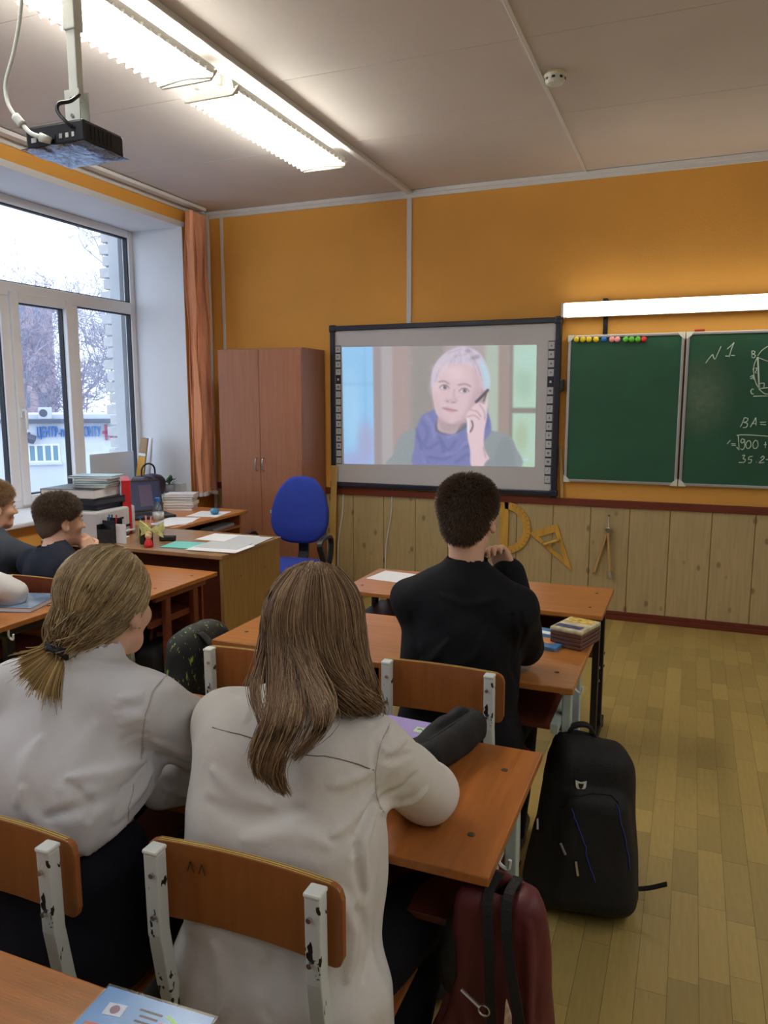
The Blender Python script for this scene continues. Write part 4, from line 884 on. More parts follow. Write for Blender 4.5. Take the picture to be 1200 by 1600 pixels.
def folds(V, Q, creases=(), amp=0.0, freq=(30, 30, 12), seed=0, n=7):
    N = vnormals(V, Q); d = np.zeros(len(V)); r_ = np.random.default_rng(seed)
    if amp:
        warp = sum(np.sin(V@(r_.normal(size=3)*9)+r_.random()*6) for _ in range(3))
        for _ in range(n):
            kv = r_.normal(size=3)*np.array(freq); w = np.sin(V@kv+r_.random()*6.3+1.2*warp); d += amp/n**.5*np.sign(w)*np.abs(w)**.8
    for cr_ in creases:
        if len(cr_) == 3: pp, a, w = cr_; L = on_surface(V, crom(pp, 3))
        else: L = [np.array(cr_[0], float), np.array(cr_[1], float)]; a, w = cr_[2:]
        best = np.full(len(V), 1e9); m = len(L)-1
        for i in range(m):
            e = L[i+1]-L[i]; t = np.clip((V-L[i])@e/(e@e+1e-12), 0, 1); ds = np.linalg.norm(V-L[i]-t[:, None]*e, axis=1); g = (i+t)/m
            ds = ds/(0.35+0.65*np.sin(np.pi*np.clip(g, .02, .98))**.6); best = np.minimum(best, ds)
        d += a*(np.exp(-(best/w)**2)-.35*np.exp(-(best/(2.2*w))**2))
    return V+N*d[:, None]
def P3(px, py, y):             # point of the room at depth y seen at a pixel of the photograph
    t = Vector(((px-600)/1188.4, (800-py)/1188.4, 1.0)); r = _r*t.x+_u*t.y+_f*t.z; k = y/r.y; return np.array((r.x*k, y, CAM_H+r.z*k))
def to_px(V):
    d = np.asarray(V)-np.array((0,0,CAM_H)); x, y, z = d@np.array(_r), d@np.array(_u), d@np.array(_f); return np.stack([600+1188.4*x/z, 800-1188.4*y/z, z], 1)
def on_surface(V, pts, lift=0.0, N=None):
    q = to_px(V); out = []
    for a, b in pts:
        dd = np.hypot(q[:, 0]-a, q[:, 1]-b); c = np.where(dd < 6)[0]
        if len(c) == 0: c = np.argsort(dd)[:4]
        i = c[np.argmin(q[c, 2]+0.002*dd[c])]; out.append(V[i]+(N[i]*lift if N is not None else 0))
    return out
def np_obj(name, V, Q, m, parent, colr=None, smooth=True):
    V = np.asarray(V)-np.array(parent.location if parent.parent is None else (0,0,0)); return link(name, np_mesh(name, V, Q, colr), m, parent, smooth=smooth)

skin_m = M('skin', (218, 172, 146), 0.5, var=0.05, scale=20, spec=0.35); skin_m.node_tree.nodes['Principled BSDF'].inputs['Subsurface Weight'].default_value = 0.08
skin_m.node_tree.nodes['Principled BSDF'].inputs['Subsurface Radius'].default_value = (0.012, 0.005, 0.003)
seam_soft = M('soft_seam', (178, 172, 164), .9); eye_w = M('eye_white', (225, 220, 215), 0.3); iris_m = M('eye_iris', (52, 40, 34), 0.3)
hairm = attr_mat('hair_strands', 0.42, spec=0.45); shoe_m = M('dark_shoe', (28, 26, 28), 0.5)
def cloth(name, c, rough=0.85, var=0.04, bump=0.30, bs=14): return M(name, c, rough, var=var, scale=6, bump=bump, bscale=bs, spec=0.2)

def frame_of(yaw, pitch=0.0, roll=0.0):   # yaw to the right of +Y, pitch nods down
    R = Euler((0, 0, -yaw)).to_matrix() @ Euler((-pitch, 0, 0)).to_matrix() @ Euler((0, roll, 0)).to_matrix(); return np.array(R)
def head_prims(S, c, R, s=1.0, hair_only=False, grow=0.0):
    W = lambda p: np.array(c)+R@(np.array(p, float)*s)
    S.ell(W((0,-.012,.030)), np.array((.072,.090,.084))*s+grow, 0.012, R)
    if hair_only: return W
    S.ell(W((0,.025,-.030)), np.array((.058,.062,.075))*s, 0.03, R); S.ell(W((0,.060,-.083)), np.array((.027,.024,.022))*s, 0.025, R)
    S.cap(W((.04,.0,-.070)), W((.02,.055,-.085)), .018*s, .016*s, .03); S.cap(W((-.04,.0,-.070)), W((-.02,.055,-.085)), .018*s, .016*s, .03)
    S.ell(W((0,.070,.026)), np.array((.050,.018,.016))*s, 0.015, R)
    for sx in (-1, 1):
        S.ell(W((sx*.038,.058,-.026)), np.array((.024,.022,.022))*s, 0.02, R); S.ell(W((sx*.031,.092,.003)), np.array((.017,.012,.010))*s, 0.01, R, '-')
    S.cap(W((0,.082,.004)), W((0,.103,-.030)), .0075*s, .0105*s, .010)
    for sx in (-1, 1): S.ell(W((sx*.011,.090,-.034)), np.array((.008,.009,.007))*s, .006, R)
    S.ell(W((0,.083,-.055)), np.array((.021,.010,.0055))*s, .006, R); S.ell(W((0,.081,-.064)), np.array((.018,.010,.0055))*s, .006, R)
    for sx in (-1, 1):
        e = W((sx*.075,-.006,-.010)); Re = R@np.array(Euler((0.18, 0, sx*-0.45)).to_matrix())
        S.ell(e, np.array((.0085,.019,.031))*s, 0.006, Re); S.ell(W((sx*.083,.000,-.008)), np.array((.006,.010,.017))*s, 0.004, Re, '-')
        S.cap(W((sx*.072,.004,-.028)), W((sx*.073,.004,-.036)), .008*s, .007*s, .006)
    return W
def hand(S, wrist, d, up, curl=0.5, s=1.0, side=1):
    wrist, d, up = np.array(wrist, float), np.array(d, float), np.array(up, float); d /= np.linalg.norm(d); up -= d*(up@d); up /= np.linalg.norm(up); r = np.cross(d, up)*side
    k = .005; S.rbox(wrist+d*.045*s, np.array((.038,.042,.014))*s, .013*s, .012, np.stack([r, d, up], 1))
    for i, (o, L) in enumerate(((-.028,.066),(-.0095,.076),(.0095,.071),(.028,.056))):
        p = wrist+d*.085*s+r*o*s; a = 0.0; q = p
        for j, f in enumerate((.45,.32,.23)):
            a += curl*(0.9 if j else 0.7); q2 = q+(d*math.cos(a)-up*math.sin(a))*L*f*s; S.cap(q, q2, (.0088-.0008*j)*s, (.0082-.0008*j)*s, k); q = q2
    p = wrist+d*.025*s-r*.034*s; q = p+(d*.55-r*.65-up*.35*min(1, curl*2))*.036*s; S.cap(p, q, .012*s, .010*s, .008); S.cap(q, q+(d*.8-up*.4*curl+r*.15)*.032*s, .0095*s, .008*s, k)

def person(name, label, J, head, top, bottom, seat_z=0.43, h=0.0055, hands=('flat','flat'), tw=0.15, scale=1.0):
    """J: joints in metres; head: (centre, yaw, pitch, roll, size); top/bottom: material + settings"""
    root = thing(name, label, 'person', (float(J['pelvis'][0]), float(J['pelvis'][1]), 0)); pts = np.array([np.array(v, float) for v in J.values()]+[np.array(head[0])])
    lo = pts.min(0)-0.17; hi = pts.max(0)+0.17; lo[2] = max(lo[2], -0.005); hi[2] = head[0][2]+0.14
    R = frame_of(*head[1:4]); pel, nk = np.array(J['pelvis'], float), np.array(J['neck'], float); up = (nk-pel)/np.linalg.norm(nk-pel)
    sr, sl_ = np.array(J['sr'], float), np.array(J['sl'], float); rt = (sr-sl_); rt -= up*(rt@up); rt /= np.linalg.norm(rt); fw_ = np.cross(up, rt); RT = np.stack([rt, fw_, up], 1)
    chest = pel+(nk-pel)*0.72; waist = pel+(nk-pel)*0.35
    B = SDF(lo, hi, h)
    def trunk(S, g=0.0, k=0.05, wide=0.0):
        S.ell(pel, (tw+g+wide, .115+g, .10+g), k, RT); S.ell(waist, (tw-.02+g+wide, .095+g, .16+g), k, RT); S.ell(chest, (tw+g, .10+g, .15+g), k, RT)
        m = nk-up*.03
        for p in (sl_, sr): S.cap(m, p, .050+g, .048+g, .04)
    def arms(S, g=0.0, gw=0.0):
        for a in 'lr': S.cap(J['s'+a], J['e'+a], .047+g, .040+g, .03); S.cap(J['e'+a], J['w'+a], .040+g, .027+g+gw, .012)
    def legs(S, g=0.0):
        for a in 'lr': S.cap(J['h'+a], J['k'+a], .078+g, .056+g, .03); S.cap(J['k'+a], J['a'+a], .056+g, .036+g, .015)
    trunk(B); arms(B); legs(B); W = head_prims(B, head[0], R, head[4])
    B.cap(W((0,-.022,-.045)), nk-up*0.02, .047*head[4], .052, .025)
    for a, sd_ in (('l', -1), ('r', 1)):
        hd = J.get('f'+a); w = np.array(J['w'+a], float); d = w-np.array(J['e'+a], float); d = np.array(hd, float)-w if hd is not None else d
        cu_ = {'flat': 0.15, 'relax': 0.45, 'fist': 1.05}[hands[0] if a == 'l' else hands[1]]; hand(B, w, d, J.get('u'+a, (0,0,1)), cu_, 0.92, -sd_)
        B.cap(J['a'+a], np.array(J['a'+a])+np.array((0,.13,-.035)), .036, .028, .02)
    V, Q = B.mesh(1); body = np_obj('body', V, Q, skin_m, root)
    for sx in (-1, 1):
        e = MB().ell(W((sx*.031,.0735,.003))-np.array(root.location), .0125*head[4], 10, 8).build('eye', eye_w, root, smooth=True)
        f = W((sx*.031,.0735,.003))+R@np.array((0,.0105,0))*head[4]-np.array(root.location); MB().ell(f, .0052*head[4], 8, 6).build('iris', iris_m, e, smooth=True)
    # clothing
    T = SDF(lo, hi, top.get('h', 0.007)); g = top.get('g', .014); trunk(T, g, .06, top.get('wide', 0))
    for fn in top.get('extra', ()): fn(T)
    hz = top.get('hem', pel[2]-.05); T.cut(*(hz if isinstance(hz, tuple) else ((0,0,hz), (0,0,-1))), .01)
    arms(T, g+.002, top.get('cuff', 0.004))
    for fn in top.get('sleeve', ()): fn(T)
    T.cap(nk-up*.03, W((0,-.018,-.05)), .060, .052, .0, '-'); 
    if top.get('collar'):
        cn = nk+up*top.get('cup', .0); T2 = [cn, up]
        T.cap(cn-up*.02, cn+up*top['collar'], .071, .066, .012); T.cap(cn-up*.02, cn+up*.12, .0545, .0545, .004, '-')
    V, Q = T.mesh(2); V = folds(V, Q, top.get('creases', ()), top.get('amp', .003), top.get('freq', (26, 26, 12)), seed=len(label)); N = vnormals(V, Q)
    ts = np_obj(top.get('name', 'shirt'), V, Q, top['mat'], root); ts['label'] = top['label']
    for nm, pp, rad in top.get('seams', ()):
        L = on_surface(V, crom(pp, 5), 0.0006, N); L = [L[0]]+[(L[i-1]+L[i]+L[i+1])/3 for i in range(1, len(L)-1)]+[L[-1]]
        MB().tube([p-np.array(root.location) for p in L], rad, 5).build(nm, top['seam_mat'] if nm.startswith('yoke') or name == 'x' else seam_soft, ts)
    Bt = SDF(lo, hi, 0.009); Bt.ell(pel, (tw+.012, .127, .11), .04, RT); legs(Bt, .014); [f_(Bt) for f_ in top.get('under', ())]; Bt.cut((0,0,pel[2]+(.23 if top.get('under') else .10)), (0,0,1), .01); V2, Q2 = Bt.mesh(2); V2 = folds(V2, Q2, (), .003, (24,24,24), 3)
    np_obj('trousers', V2, Q2, bottom, root)
    for a in 'lr':
        p = np.array(J['a'+a])-np.array(root.location); z = SDF(p-(.08,.1,.09), p+(.08,.24,.05), .008); z.cap(p+(0,-.03,-.045), p+(0,.15,-.045), .042, .036, .02); z.cap(p+(0,0,0), p+(0,.02,-.03), .043, .04, .03); z.cut((0,0,p[2]-.079), (0,0,-1), .004)
        v_, q_ = z.mesh(1); link('shoe', np_mesh('shoe', v_, q_), shoe_m, root, smooth=True)
    return root, W, R, (V, Q, N)

def strands(name, P, rad, cols, parent, m=None, kind='stuff'):
    """P: (S,K,3) strand points, rad: (K,) radii, cols: (S,3)"""
    P = np.asarray(P, float)-np.array(parent.location); S, K, _ = P.shape; T = np.gradient(P, axis=1); T /= np.linalg.norm(T, axis=2, keepdims=True)+1e-9
    a = np.cross(T, np.array((.3,.5,.81))); a /= np.linalg.norm(a, axis=2, keepdims=True)+1e-9; b = np.cross(T, a); rad = np.broadcast_to(np.asarray(rad, float), (S, K))[..., None]
    ring = np.stack([P+rad*(a*math.cos(q)+b*math.sin(q)) for q in (0, 2*PI/3, 4*PI/3)], 2).reshape(-1, 3)
    base = (np.arange(S)[:, None]*K+np.arange(K-1)[None])[..., None]*3; k = np.arange(3); k2 = (k+1) % 3
    F = np.stack([base+k, base+k2, base+3+k2, base+3+k], -1).reshape(-1, 4)
    o = link(name, np_mesh(name, ring, F, np.repeat(cols, K*3, 0)), m or hairm, parent, smooth=True)
    return o
def hair_cols(base, n, var, seed=1, streak=None, ps=0.3):
    r_ = np.random.default_rng(seed); c = np.array(lin(base))[None]*np.exp(r_.normal(0, var, (n, 1)))
    if streak is not None: m = r_.random(n) < ps; c[m] = np.array(lin(streak))[None]*np.exp(r_.normal(0, var*.7, (m.sum(), 1)))
    return np.clip(c, 0, 1)

def short_hair(root, head, R, base, n=6000, ln=(.008,.022), curl=0.0, seed=5, topgrow=.014, capc=None):
    c, s = np.array(head[0], float), head[4]; W = lambda p: c+R@(np.array(p, float)*s)
    H = SDF(c-.14, c+.15, .005); head_prims(H, c, R, s, True, .006); H.ell(W((0,-.010,.050)), np.array((.062,.072,.060))*s+topgrow*.5, .03, R)
    H.ell(W((0,-.055,-.02)), np.array((.056,.042,.06))*s, .03, R)
    nrm = R@np.array((0,.657,-.754)); H.cut(W((0,.084,.058)), nrm, .008)
    for sx in (-1, 1): H.ell(W((sx*.085,.010,-.018)), np.array((.026,.036,.034))*s, .006, R, '-')
    V, Q = H.mesh(2); N = vnormals(V, Q); r_ = np.random.default_rng(seed)
    hc = capc or tuple(int(x*.8) for x in base); cap_o = np_obj('hair', V, Q, M('hair_base', hc, 0.8, var=.2, scale=90), root)
    L = (V-c)@R; out = np.where((np.einsum('ij,ij->i', N, V-c) > 0) & (((V-W((0,.084,.058)))@nrm) < -.002))[0]; ix = r_.choice(out, n)
    p = V[ix]; nn = N[ix]; l = L[ix]; tz = np.clip((l[:, 2]/s-0.0)/.09, 0, 1)
    flow = -np.stack([l[:, 0]*-1, l[:, 1]*-1, np.zeros(n)], 1); flow[:, 1] += .02; flow = flow/(np.linalg.norm(flow, axis=1, keepdims=True)+1e-6); flow = flow@R.T; flow[:, 2] -= .6*(1-tz)
    d = nn*(.35+.45*tz)[:, None]+flow*.55+r_.normal(0, .22, (n, 3)); d /= np.linalg.norm(d, axis=1, keepdims=True); ll = (ln[0]+(ln[1]-ln[0])*tz)*r_.uniform(.7, 1.25, n)
    K = 5 if curl else 4; P = np.zeros((n, K, 3)); ph = r_.random(n)*6.3; sdv = np.cross(d, r_.normal(size=(n, 3))); sdv /= np.linalg.norm(sdv, axis=1, keepdims=True); s3 = np.cross(d, sdv)
    for k in range(K):
        t = k/(K-1); w = curl*t*tz
        P[:, k] = p-nn*.002+d*(ll*t)[:, None]-np.array((0,0,1))*(ll*t*t*.25)[:, None]+sdv*(w*np.sin(ph+t*5))[:, None]+s3*(w*np.cos(ph+t*5))[:, None]
    strands('hair_strands', P, np.linspace(.0011, .0004, K), hair_cols(base, n, .22, seed), cap_o if False else root)

# ------------------------------------------------------------------ the long-haired girl
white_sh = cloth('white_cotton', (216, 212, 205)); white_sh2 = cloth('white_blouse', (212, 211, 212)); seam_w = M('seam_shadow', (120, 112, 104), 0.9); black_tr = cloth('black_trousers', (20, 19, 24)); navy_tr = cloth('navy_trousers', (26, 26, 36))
G2h = ((-0.648, 1.262, 1.098), 0.03, 0.10, 0.0, 0.98)
J = dict(pelvis=(-.635,1.085,.50), neck=(-.65,1.195,.985), sl=(-.795,1.175,.922), sr=(-.503,1.175,.918), el=(-.845,1.345,.757), er=(-.448,1.350,.757), wl=(-.70,1.46,.735), wr=(-.60,1.47,.737),
         hl=(-.72,1.10,.49), hr=(-.55,1.10,.49), kl=(-.735,1.44,.49), kr=(-.462,1.40,.49), al=(-.735,1.38,.085), ar=(-.50,1.13,.085))
def g2x(T):
    T.rbox((-.632,1.085,.60), (.176,.105,.26), .08, .05, np.array(Euler((-.10,0,0)).to_matrix())); T.rbox((-.62,1.05,.45), (.198,.075,.13), .05, .05); T.rbox((-.648,1.125,.80), (.172,.10,.17), .09, .05, np.array(Euler((-.2,0,0)).to_matrix()))
def g2s(T): T.cap((-.448,1.35,.757), (-.50,1.22,.87), .055, .060, .03)
cr = [([(585,1234),(558,1276),(522,1306)], 0.01, 0.012),
      ([(591,1240),(570,1294),(558,1336)], -0.01, 0.012),
      ([(579,1204),(552,1219),(516,1228)], 0.007, 0.01),
      ([(609,1132),(591,1156),(583,1192)], -0.006, 0.008),
      ([(591,1264),(573,1330),(579,1390)], 0.009, 0.012),
      ([(564,1318),(564,1360),(567,1396)], -0.008, 0.01),
      ([(336,1204),(372,1240),(420,1258)], 0.007, 0.016),
      ([(327,1252),(390,1282),(468,1267)], -0.006, 0.018),
      ([(384,1312),(444,1300),(510,1318)], 0.006, 0.02),
      ([(639,1153),(618,1168),(600,1174)], 0.006, 0.008),
      ([(648,1180),(624,1186),(603,1189)], -0.006, 0.008),
      ([(600,1267),(636,1264),(666,1234)], 0.007, 0.012),
      ([(600,1252),(630,1240),(654,1210)], -0.006, 0.012),
      ([(528,1396),(552,1450),(543,1528)], 0.009, 0.014),
      ([(558,1420),(576,1468),(570,1528)], -0.009, 0.014),
      ([(336,1474),(348,1528),(342,1588)], 0.006, 0.02),
      ([(420,1498),(414,1546),(420,1594)], -0.006, 0.02),
      ([(372,1084),(390,1102),(384,1126)], 0.004, 0.01),
      ([(528,1102),(552,1120),(576,1126)], 0.005, 0.012)]
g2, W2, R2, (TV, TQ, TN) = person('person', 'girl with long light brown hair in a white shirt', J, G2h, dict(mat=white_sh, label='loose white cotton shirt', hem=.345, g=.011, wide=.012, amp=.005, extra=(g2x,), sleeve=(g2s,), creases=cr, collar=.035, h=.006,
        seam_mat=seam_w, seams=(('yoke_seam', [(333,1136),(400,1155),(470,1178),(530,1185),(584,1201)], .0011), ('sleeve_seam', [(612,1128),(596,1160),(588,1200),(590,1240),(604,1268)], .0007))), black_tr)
c0 = np.array(G2h[0]); HC = c0+R2@np.array((0,-.014,.030)); hr_ = np.array((.094,.106,.098)); r_ = np.random.default_rng(21)
H = SDF(c0-.17, c0+.17, .006); H.ell(HC, hr_-.008, .0, R2); H.ell(c0+R2@np.array((0,-.045,-.03)), (.084,.06,.075), .04, R2); H.cut(c0+R2@np.array((0,.088,.045)), R2@np.array((0,.85,-.5)), .01); V, Q = H.mesh(2)
hcap = np_obj('hair', V, Q, M('brown_hair_base', (110, 84, 60), 0.7, var=.15, scale=60, stretch=(8,8,.6)), g2)
def dirv(phi, th): return np.stack([np.sin(phi)*np.sin(th), -np.cos(phi)*np.sin(th), np.cos(th)], -1)
def bez(A, t):
    A = np.asarray(A, float); n = len(A)-1; A = np.vstack([2*A[0]-A[1], A, 2*A[-1]-A[-2]]); x = np.clip(t*n, 0, n-1e-6); i = x.astype(int); f = (x-i)[:, None]
    p0, p1, p2, p3 = A[i], A[i+1], A[i+2], A[i+3]
    return 0.5*((2*p1)+(-p0+p2)*f+(2*p0-5*p1+4*p2-p3)*f*f+(-p0+3*p1-3*p2+p3)*f**3)
def fall(n, phi0, phi1, guide, spread, seed, th0=(.05,.6), cut=(0.85,1.0), K1=6, K2=9, blendk=1.6, jit=.004):
    r_ = np.random.default_rng(seed); phi = r_.uniform(phi0, phi1, n); th_s = r_.uniform(*th0, n); K = K1+K2; P = np.zeros((n, K, 3)); off = r_.normal(0, 1, (n, 2)); ex = 1+np.abs(r_.normal(0, .018, n)); end = r_.uniform(*cut, n)
    tend = 1.62+.12*r_.random(n)
    for k in range(K1):
        t = k/(K1-1); th = th_s+(tend-th_s)*t; P[:, k] = HC+(dirv(phi, th)*hr_*ex[:, None])@R2.T
    b = P[:, K1-1].copy(); drop = P[:, K1-1]-P[:, K1-2]
    for k in range(K2):
        t = (k+1)/K2; tt = t*end; g = bez(guide, tt); w = np.clip(tt*blendk, 0, 1)[:, None]; w = w*w*(3-2*w)
        sp = spread[0]*(1-tt)+spread[1]*tt; q = g+np.stack([off[:, 0]*sp, off[:, 1]*sp*.45, off[:, 1]*sp*.3], 1)
        straight = b+np.array((0,0,-1))*(tt*np.linalg.norm(np.array(guide[0])-np.array(guide[-1])))[:, None]
        P[:, K1+k] = straight*(1-w)+q*w+np.stack([np.sin(tt*9+off[:, 0]*3)*jit, np.zeros(n), np.zeros(n)], 1)
    for _ in range(3): P[:, 1:-1] = .25*P[:, :-2]+.5*P[:, 1:-1]+.25*P[:, 2:]
    return P
cols_b = lambda n, s: hair_cols((128, 98, 70), n, .20, s, (168, 140, 100), .25)
tail = [P3(455,1000,1.13), P3(462,1060,1.085), P3(470,1100,1.045), P3(446,1142,1.022), P3(418,1180,1.012), P3(420,1212,1.008), P3(446,1242,1.008)]
tail2 = [P3(480,1010,1.13), P3(500,1065,1.08), P3(513,1102,1.04), P3(503,1138,1.02), P3(478,1165,1.012), P3(458,1190,1.010)]
tail3 = [P3(420,1010,1.13), P3(412,1045,1.10), P3(392,1066,1.075), P3(398,1098,1.05), P3(412,1130,1.03), P3(415,1150,1.02)]
tail4 = [P3(440,1010,1.13), P3(440,1060,1.08), P3(445,1100,1.045), P3(425,1135,1.022), P3(402,1170,1.01), P3(400,1200,1.005), P3(412,1222,1.0)]
right = [P3(555,1000,1.20), P3(562,1050,1.175), P3(566,1085,1.17), P3(566,1102,1.21), P3(560,1115,1.30), P3(550,1150,1.34)]
rback = [P3(520,1000,1.13), P3(528,1050,1.10), P3(545,1080,1.10), P3(560,1100,1.15), P3(562,1110,1.28), P3(555,1150,1.33)]
left = [P3(415,1000,1.22), P3(415,1040,1.22), P3(410,1062,1.26), P3(405,1080,1.32), P3(410,1120,1.36)]
rd = np.linspace(.00095, .0006, 15); rd[-3:] = (.0006, .0005, .0002)
for gd, n, a, b_, sp, sd_, ct in ((tail, 2200, -.75, .30, (.017,.0055), 1, (.75,1.0)), (tail4, 800, -.9, 0, (.013,.0042), 2, (.7,1.0)), (tail2, 420, -.1, .5, (.014,.0035), 3, (.7,1.0)), (tail3, 90, -1.1, -.5, (.008,.006), 4, (.6,1.0)),
        (right, 2600, .75, 2.1, (.018,.012), 5, (.8,1.0)), (rback, 2600, .15, 1.2, (.026,.014), 6, (.8,1.0)), (left, 1900, -2.1, -.7, (.018,.012), 7, (.8,1.0))):
    P = fall(n, a, b_, gd, sp, sd_, cut=ct, blendk=2.4 if sd_ < 5 else 1.6); strands('hair_strands', P, rd, cols_b(n, sd_), g2)

# ------------------------------------------------------------------ the girl with the ponytail
G1h = ((-1.092, 1.190, 1.118), -0.02, 0.10, 0.0, 1.0)
J = dict(pelvis=(-1.09,1.02,.50), neck=(-1.09,1.125,1.005), sl=(-1.245,1.095,.945), sr=(-.930,1.11,.958), el=(-1.33,1.26,.775), er=(-.868,1.315,.772), wl=(-1.16,1.42,.735), wr=(-1.03,1.41,.737),
         hl=(-1.17,1.05,.49), hr=(-1.00,1.06,.49), kl=(-1.20,1.42,.49), kr=(-.985,1.42,.50), al=(-1.20,1.45,.085), ar=(-.985,1.45,.085))
def g1x(T):
    T.rbox((-1.095,1.03,.66), (.185,.105,.24), .085, .06, np.array(Euler((-.14,0,0)).to_matrix())); T.rbox((-1.09,.99,.53), (.175,.075,.10), .05, .05)
def g1s(T):
    T.cap((-.868,1.315,.775), (-.91,1.2,.87), .060, .060, .03); T.cap((-.88,1.27,.76), (-.985,1.20,.735), .055, .045, .02)
cr = [([(223,1083),(204,1087),(183,1091)], 0.0038, 0.008),
      ([(226,1101),(204,1104),(180,1109)], -0.0038, 0.008),
      ([(228,1120),(204,1125),(183,1132)], 0.004, 0.009),
      ([(231,1144),(210,1149),(192,1157)], -0.004, 0.009),
      ([(228,1189),(174,1204),(108,1217)], 0.01, 0.014),
      ([(234,1197),(198,1231),(144,1255),(72,1279)], -0.01, 0.014),
      ([(240,1201),(216,1240),(180,1282)], 0.011, 0.014),
      ([(36,1234),(60,1288),(114,1333)], 0.009, 0.016),
      ([(120,1234),(135,1252),(141,1276)], -0.009, 0.012),
      ([(18,1312),(78,1360),(138,1366)], -0.007, 0.02),
      ([(240,1159),(276,1174),(324,1180)], 0.006, 0.012),
      ([(246,1180),(282,1198),(324,1210)], -0.007, 0.012),
      ([(117,1027),(138,1021),(162,1027)], -0.005, 0.007),
      ([(114,1042),(144,1035),(180,1036)], 0.005, 0.008),
      ([(198,1228),(186,1276),(150,1336)], -0.008, 0.014),
      ([(60,1156),(36,1204),(24,1252)], 0.006, 0.02),
      ([(150,1132),(120,1180),(96,1228)], 0.005, 0.025),
      ([(258,1234),(282,1240),(318,1252)], 0.008, 0.012),
      ([(252,1216),(270,1234),(264,1264)], -0.008, 0.01)]
g1, W1, R1, (TV1, TQ1, TN1) = person('person', 'girl with a blonde ponytail in a white blouse', J, G1h, dict(mat=white_sh2, label='white blouse gathered in soft folds', hem=((-1.1,.95,.685), (.35,.3,-1)), under=(lambda Z_: Z_.rbox((-1.09,1.03,.58), (.160,.105,.16), .07, .05),), g=.013, wide=.01, amp=.005, extra=(g1x,), sleeve=(g1s,), creases=cr, collar=.028, h=.006, name='blouse',
        seam_mat=M('blouse_seam', (206, 204, 204), .9), seams=(('sleeve_seam', [(262,1050),(240,1080),(228,1115),(224,1150),(226,1185)], .0014), ('side_seam', [(210,1225),(203,1262),(204,1300)], .0010))), navy_tr)
c0 = np.array(G1h[0]); HC1 = c0+R1@np.array((0,-.012,.030)); hr1 = np.array((.084,.101,.094))
H = SDF(c0-.17, c0+.17, .005); H.ell(HC1, hr1-.004, 0, R1); H.ell(c0+R1@np.array((0,-.055,-.035)), (.055,.045,.05), .04, R1); nr = R1@np.array((0,.657,-.754)); H.cut(c0+R1@np.array((0,.090,.050)), nr, .006)
for sx in (-1, 1): H.ell(c0+R1@np.array((sx*.09,.012,-.022)), (.030,.030,.034), .006, R1, '-')
V, Q = H.mesh(2); np_obj('hair', V, Q, M('blonde_hair_base', (130, 108, 74), 0.7, var=.2, scale=60, stretch=(6,6,2)), g1)
tie = c0+R1@np.array((-.012,-.103,-.066)); tl = (tie-HC1)@R1/hr1; tdir = tl/np.linalg.norm(tl); tlen = np.linalg.norm(tl)
n = 9000; r_ = np.random.default_rng(9); u = r_.normal(size=(n*3, 3)); u /= np.linalg.norm(u, axis=1, keepdims=True); wp = HC1+(u*hr1)@R1.T
ok = ((wp-(c0+R1@np.array((0,.090,.050))))@nr) < -.001
loc1 = (wp-c0)@R1; ok &= ~((np.abs(loc1[:, 0]) > .055) & (np.hypot((loc1[:, 1]-.012)/.032, (loc1[:, 2]+.022)/.036) < 1)); u = u[ok][:n]; n = len(u)
K = 10; P = np.zeros((n, K, 3)); om = np.arccos(np.clip(u@tdir, -1, 1)); ex = 1+np.abs(r_.normal(0, .014, n)); end = tie+r_.normal(0, .010, (n, 3))
for k in range(K):
    t = k/(K-1); d = (np.sin((1-t)*om)[:, None]*u+np.sin(t*om)[:, None]*tdir)/np.maximum(np.sin(om), 1e-3)[:, None]; q = HC1+(d*hr1*(ex*(1+(tlen-1)*max(0, t-.8)*5*0.6))[:, None])@R1.T
    w = max(0, (t-.75)/.25)**1.5; P[:, k] = q*(1-w)+end*w
cc = hair_cols((158, 134, 96), n, .20, 2, (202, 180, 132), .30)
strands('hair_strands', P, np.full(K, .0009), cc, g1)
Nc = vnormals(V, Q); lc = (V-c0)@R1; ix = np.where((lc[:, 2] < .015) & (lc[:, 1] < .03) & (np.einsum('ij,ij->i', Nc, V-c0) > 0))[0]; n = 3200; ix = r_.choice(ix, n); P = np.zeros((n, 7, 3)); rad_ = (V[ix]-c0)@R1; rad_[:, 2] = 0; rad_ = rad_/np.linalg.norm(rad_, axis=1, keepdims=True)@R1.T; en = tie+r_.normal(0, .011, (n, 3))
for k in range(7): t = k/6; P[:, k] = V[ix]*(1-t)+en*t+Nc[ix]*.002+rad_*(.20*np.linalg.norm(V[ix]-tie, axis=1)*math.sin(PI*t))[:, None]
strands('hair_strands', P, np.full(7, .0009), hair_cols((150, 126, 90), n, .2, 5, (192, 168, 122), .25), g1)
n = 3400; tipc = P3(66,1062,1.03); P = np.zeros((n, 9, 3)); o1 = r_.normal(0, 1, (n, 2)); L = r_.uniform(.80, 1.06, n)
mid = (tie*.45+tipc*.55)+np.array((.0,-.018,-.004))
for k in range(9):
    t = k/8*L; b_ = tie*((1-t)**2)[:, None]+mid*(2*t*(1-t))[:, None]+tipc*(t**2)[:, None]; sp = .007+.022*np.clip(t, 0, 1)
    P[:, k] = b_+(o1[:, :1]*sp[:, None])*np.array((.76,.05,-.64))*.85+(o1[:, 1:]*sp[:, None])*np.array((.1,.5,.1))
strands('ponytail', P, np.linspace(.0011, .0005, 9), hair_cols((158, 128, 78), n, .22, 3, (200, 170, 108), .35), g1)
b = MB(); ax_ = (tipc-tie)/np.linalg.norm(tipc-tie); a1 = np.cross(ax_, (0,0,1)); a1 /= np.linalg.norm(a1); a2 = np.cross(ax_, a1); rl = np.array(g1.location)
